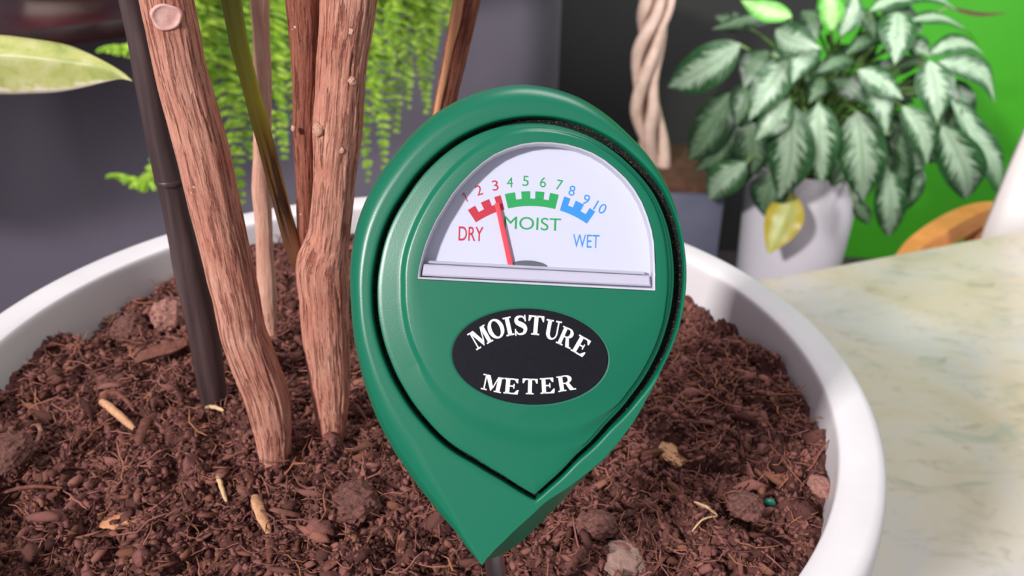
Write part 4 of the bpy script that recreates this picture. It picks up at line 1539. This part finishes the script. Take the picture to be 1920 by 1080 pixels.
def leaf(bx, by, tx, ty, wpx, m, yb=None, yt=None, seed=0, name='leaf', arch=0.14, label=None, pet=True):
    g = np.random.default_rng(seed)
    yb = dome_y(bx, by, 0.85) if yb is None else yb
    yt = dome_y(tx, ty, 1.0) if yt is None else yt
    pb, pt = at_y(bx, by, yb), at_y(tx, ty, yt)
    ax = pt - pb
    L = np.linalg.norm(ax)
    ax /= L
    mid = (pb + pt) / 2
    view = (CAM - mid) / np.linalg.norm(CAM - mid)
    nrm = view + np.array([0, 0, 0.45]) + g.normal(0, 0.22, 3)
    nrm -= ax * (nrm @ ax)
    nrm /= np.linalg.norm(nrm)
    side = np.cross(ax, nrm)
    W_ = wpx * depth(mid) / F_PX / 2
    NV, NU_ = 15, 9
    V, luv_ = [], []
    tw_ = g.normal(0, 0.15)
    cur = g.normal(0, 0.06)
    for i_ in range(NV):
        v = i_ / (NV - 1)
        w = (math.sin(math.pi * v ** 0.80) ** 0.85) * (1 - 0.12 * v) if 0 < v < 1 else 0.0
        w = max(w, 0.015)
        c_ = pb + ax * L * v + nrm * arch * L * math.sin(math.pi * v) * 0.8 + side * cur * L * math.sin(math.pi * v)
        for j_ in range(NU_):
            u = -1 + 2 * j_ / (NU_ - 1)
            rip = 0.05 * math.sin(v * 16 + seed) * abs(u)
            h = (0.30 * abs(u) - 0.30 * u * u * 0.9 + tw_ * u + rip) * W_ * w
            V.append(c_ + side * u * W_ * w + nrm * h)
            luv_.append((u, v, (seed % 97) / 97.0))
    Fc = [[i_ * NU_ + j_, i_ * NU_ + j_ + 1, (i_ + 1) * NU_ + j_ + 1, (i_ + 1) * NU_ + j_] for i_ in range(NV - 1) for j_ in range(NU_ - 1)]
    o = mesh_obj(name, V, Fc, m, AP, attrs={'luv': ('FLOAT_VECTOR', luv_)})
    if label:
        o['label'] = label
    if pet:
        t = np.linspace(0, 1, 8)[:, None]
        c0 = crown_a + np.array([g.normal(0, 0.03), g.normal(0, 0.03), 0])
        q_ = c0 + (pb + ax * 0.004 - c0) * t + np.array([0, 0, 0.05]) * np.sin(math.pi * t)
        Vp, Fp, _ = tube_data(q_, np.linspace(0.0042, 0.0026, 8), 6)
        mesh_obj('petiole', Vp, Fp, M_petiole, o)
    return o


LV = [(460, 165, 185, 325, 150, 's'), (425, 345, 262, 600, 150, 'd'), (440, 430, 285, 640, 100, 'd'), (480, 440, 458, 692, 120, 'd'), (480, 610, 340, 750, 120, 's'), (640, 215, 488, 452, 128, 's'), (640, 370, 510, 528, 110, 's'),
      (640, 380, 600, 745, 175, 's'), (750, 385, 765, 690, 140, 's'), (895, 415, 915, 755, 160, 's'), (610, 640, 553, 818, 130, 'd'), (1010, 630, 1012, 888, 110, 's'), (1045, 480, 1065, 785, 110, 'd'), (1065, 395, 1155, 615, 100, 's'),
      (1165, 225, 1195, 458, 132, 's'), (920, 300, 1002, 508, 90, 's'), (895, 262, 1066, 372, 110, 's'), (1050, 45, 1035, 242, 135, 's'), (1085, 150, 1172, 212, 75, 's'), (1080, 80, 1355, 175, 95, 's'), (1160, 205, 1372, 207, 75, 's'),
      (1190, 235, 1408, 388, 95, 's'), (1210, 465, 1300, 748, 150, 's'), (1240, 365, 1422, 715, 130, 's'), (590, 110, 758, 182, 120, 's'), (610, 60, 348, 110, 80, 'd'), (650, 62, 458, 0, 80, 'b'), (800, 115, 768, -40, 85, 'b'), (830, 135, 885, -40, 80, 's'),
      (940, 42, 1272, 42, 95, 's'), (745, 165, 652, 312, 105, 's'), (885, 225, 738, 275, 85, 'd'), (800, 300, 925, 392, 80, 'd'), (1005, 140, 850, 205, 85, 'd'), (765, 285, 714, 388, 75, 'd'), (1100, 560, 1075, 690, 110, 'd'), (700, 420, 690, 610, 110, 'd'),
      (520, 300, 440, 470, 120, 'd'), (1000, 30, 1140, 120, 100, 'd'), (560, 190, 470, 330, 110, 'd'), (690, 40, 740, 150, 90, 'd'), (1250, 300, 1330, 470, 110, 'd'), (840, 560, 800, 700, 110, 'd'), (1180, 330, 1240, 560, 110, 'd'), (950, 500, 1000, 690, 110, 'd'),
      (1130, 620, 1060, 800, 70, 'd'), (880, 760, 940, 840, 60, 'd'), (900, 30, 960, 150, 80, 'd'), (480, 100, 360, 60, 70, 'd')]
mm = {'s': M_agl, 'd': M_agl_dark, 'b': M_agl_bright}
for k_, (bx, by, tx, ty, w_, c_) in enumerate(LV):
    f_ = lambda x, y: (1160 + x / 2, y / 2)
    (bx, by), (tx, ty) = f_(bx, by), f_(tx, ty)
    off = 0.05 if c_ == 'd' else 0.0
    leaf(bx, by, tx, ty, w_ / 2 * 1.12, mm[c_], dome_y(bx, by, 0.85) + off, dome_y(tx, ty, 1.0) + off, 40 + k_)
leaf(1487, 362, 1440, 476, 74, M_agl_yellow, AY - WR - 0.05, AY - WR - 0.09, 7, arch=0.05, label='yellowing leaf hanging against the white pot')
leaf(1775, 12, 1890, 24, 9, M_dry, AY - 0.02, AY - 0.02, 9, arch=0.05, label='thin dried brown leaf tip')
for k_ in range(44):      # inner leaves, deeper in the bush
    g = np.random.default_rng(5000 + k_)
    a_ = g.random() * 2 * math.pi
    r0 = 40 + 90 * g.random()
    r1 = r0 + 110 + 60 * g.random()
    bx, by = CX + r0 * math.cos(a_), CY_ - 20 + r0 * 0.75 * math.sin(a_)
    tx, ty = CX + r1 * math.cos(a_) * 0.92, CY_ + r1 * 0.72 * math.sin(a_) + 35
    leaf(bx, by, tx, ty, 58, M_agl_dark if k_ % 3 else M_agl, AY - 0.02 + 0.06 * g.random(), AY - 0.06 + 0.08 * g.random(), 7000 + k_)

# ------------------------------------------------------------------ wooden chair and white shell beyond the table
HY = 1.16
ax_pts = [(1676, 478), (1700, 447), (1742, 415), (1790, 390), (1835, 378), (1880, 377)]
ah = at_y(1790, 400, HY)[2]
CH = thing('chair', (at_y(1835, 440, HY)[0] + 0.05, HY + 0.1, 0), 'orange wooden chair with a curved top rail beyond the table edge', 'chair')
out_, in_ = [], []
for (x_, y_) in ax_pts:
    out_.append(at_z(x_, y_, ah))
inn = [(1722, 476), (1752, 455), (1790, 432), (1828, 410), (1862, 394), (1900, 386)]
for (x_, y_) in inn:
    in_.append(at_z(x_, y_, ah))
o2, i2 = resample(np.array(out_), 40), resample(np.array(in_), 40)
th = 0.020
V, Fc = [], []
for k_ in range(40):
    a_, b_ = o2[k_], i2[k_]
    d = (b_ - a_)
    V += [a_ + [0, 0, -0.004], a_ + d * 0.08, b_ - d * 0.16, b_ - d * 0.12 + [0, 0, -0.003], b_ + d * 0.06 + [0, 0, -th], a_ + [0, 0, -th]]
for k_ in range(39):
    for q_ in range(6):
        q2_ = (q_ + 1) % 6
        Fc.append([k_ * 6 + q_, k_ * 6 + q2_, (k_ + 1) * 6 + q2_, (k_ + 1) * 6 + q_])
Fc += [[5, 4, 3, 2, 1, 0], [39 * 6 + q_ for q_ in range(6)]]
mesh_obj('top_rail', V, Fc, M_orange_wood, CH, sharp=40)
pz = (o2[30] + i2[30]) / 2
b = MB()
hh = ah - th + 0.002
b.box((pz[0] + 0.006, pz[1] + 0.002, hh / 2), (0.026, 0.028, hh), 0.1, 0.004)
b.obj('leg', M_orange_wood, CH, sharp=40)
for dx_, dy_ in ((-0.27, 0.0), (-0.27, -0.27), (0.0, -0.27)):
    b = MB()
    b.box((pz[0] + dx_, pz[1] + dy_, 0.225), (0.026, 0.03, 0.45), 0, 0.004)
    b.obj('leg', M_orange_wood, CH, sharp=40)
b = MB()
b.box((pz[0] - 0.135, pz[1] - 0.135, 0.462), (0.32, 0.32, 0.024), 0, 0.008)
b.obj('seat', M_orange_wood, CH, sharp=40)

SY = 1.07
edge = [(1836, 470), (1849, 432), (1868, 385), (1890, 330), (1912, 278), (1936, 225), (1962, 180)]
V, Fc = [], []
E3 = resample(np.array([at_y(x_, y_, SY) for x_, y_ in edge]), 30)
Nc = 20
for k_ in range(30):
    for q_ in range(Nc):
        t = q_ / (Nc - 1)
        V.append(E3[k_] + np.append(TD * 0.36 * t - TN * 0.0 + TN * 0.05 * math.sin(math.pi * t) ** 0.8, 0.0))
Fc = [[k_ * Nc + q_, k_ * Nc + q_ + 1, (k_ + 1) * Nc + q_ + 1, (k_ + 1) * Nc + q_] for k_ in range(29) for q_ in range(Nc - 1)]
sbase = (E3[0][0] + 0.17, SY, 0)
WS = thing('shell_chair', sbase, 'smooth white curved seat shell at the right frame edge beyond the table', 'chair')
o = mesh_obj('shell', V, Fc, M_white_shell, WS)
_m = o.modifiers.new('thickness', 'SOLIDIFY')
_m.thickness = 0.012
zz = E3[0][2]
for t_ in (0.3, 0.9):
    b = MB()
    q = E3[0][:2] + TD * 0.36 * t_ + TN * 0.05 * math.sin(math.pi * t_) ** 0.8
    b.box((q[0], q[1], (zz + 0.006) / 2), (0.025, 0.025, zz + 0.006), 0, 0.004)
    b.obj('leg', M_orange_wood, WS, sharp=40)
b = MB()
q = E3[0][:2] + TD * 0.36 * 0.6 - TN * 0.10
b.box((q[0], q[1], zz / 2), (0.025, 0.025, zz), 0, 0.004)
b.obj('leg', M_orange_wood, WS, sharp=40)
b = MB()
q = E3[0][:2] + TD * 0.36 * 0.6 - TN * 0.04
b.box((q[0], q[1], zz - 0.02), (0.20, 0.16, 0.02), ang, 0.006)
b.obj('seat', M_white_shell, WS, sharp=40)
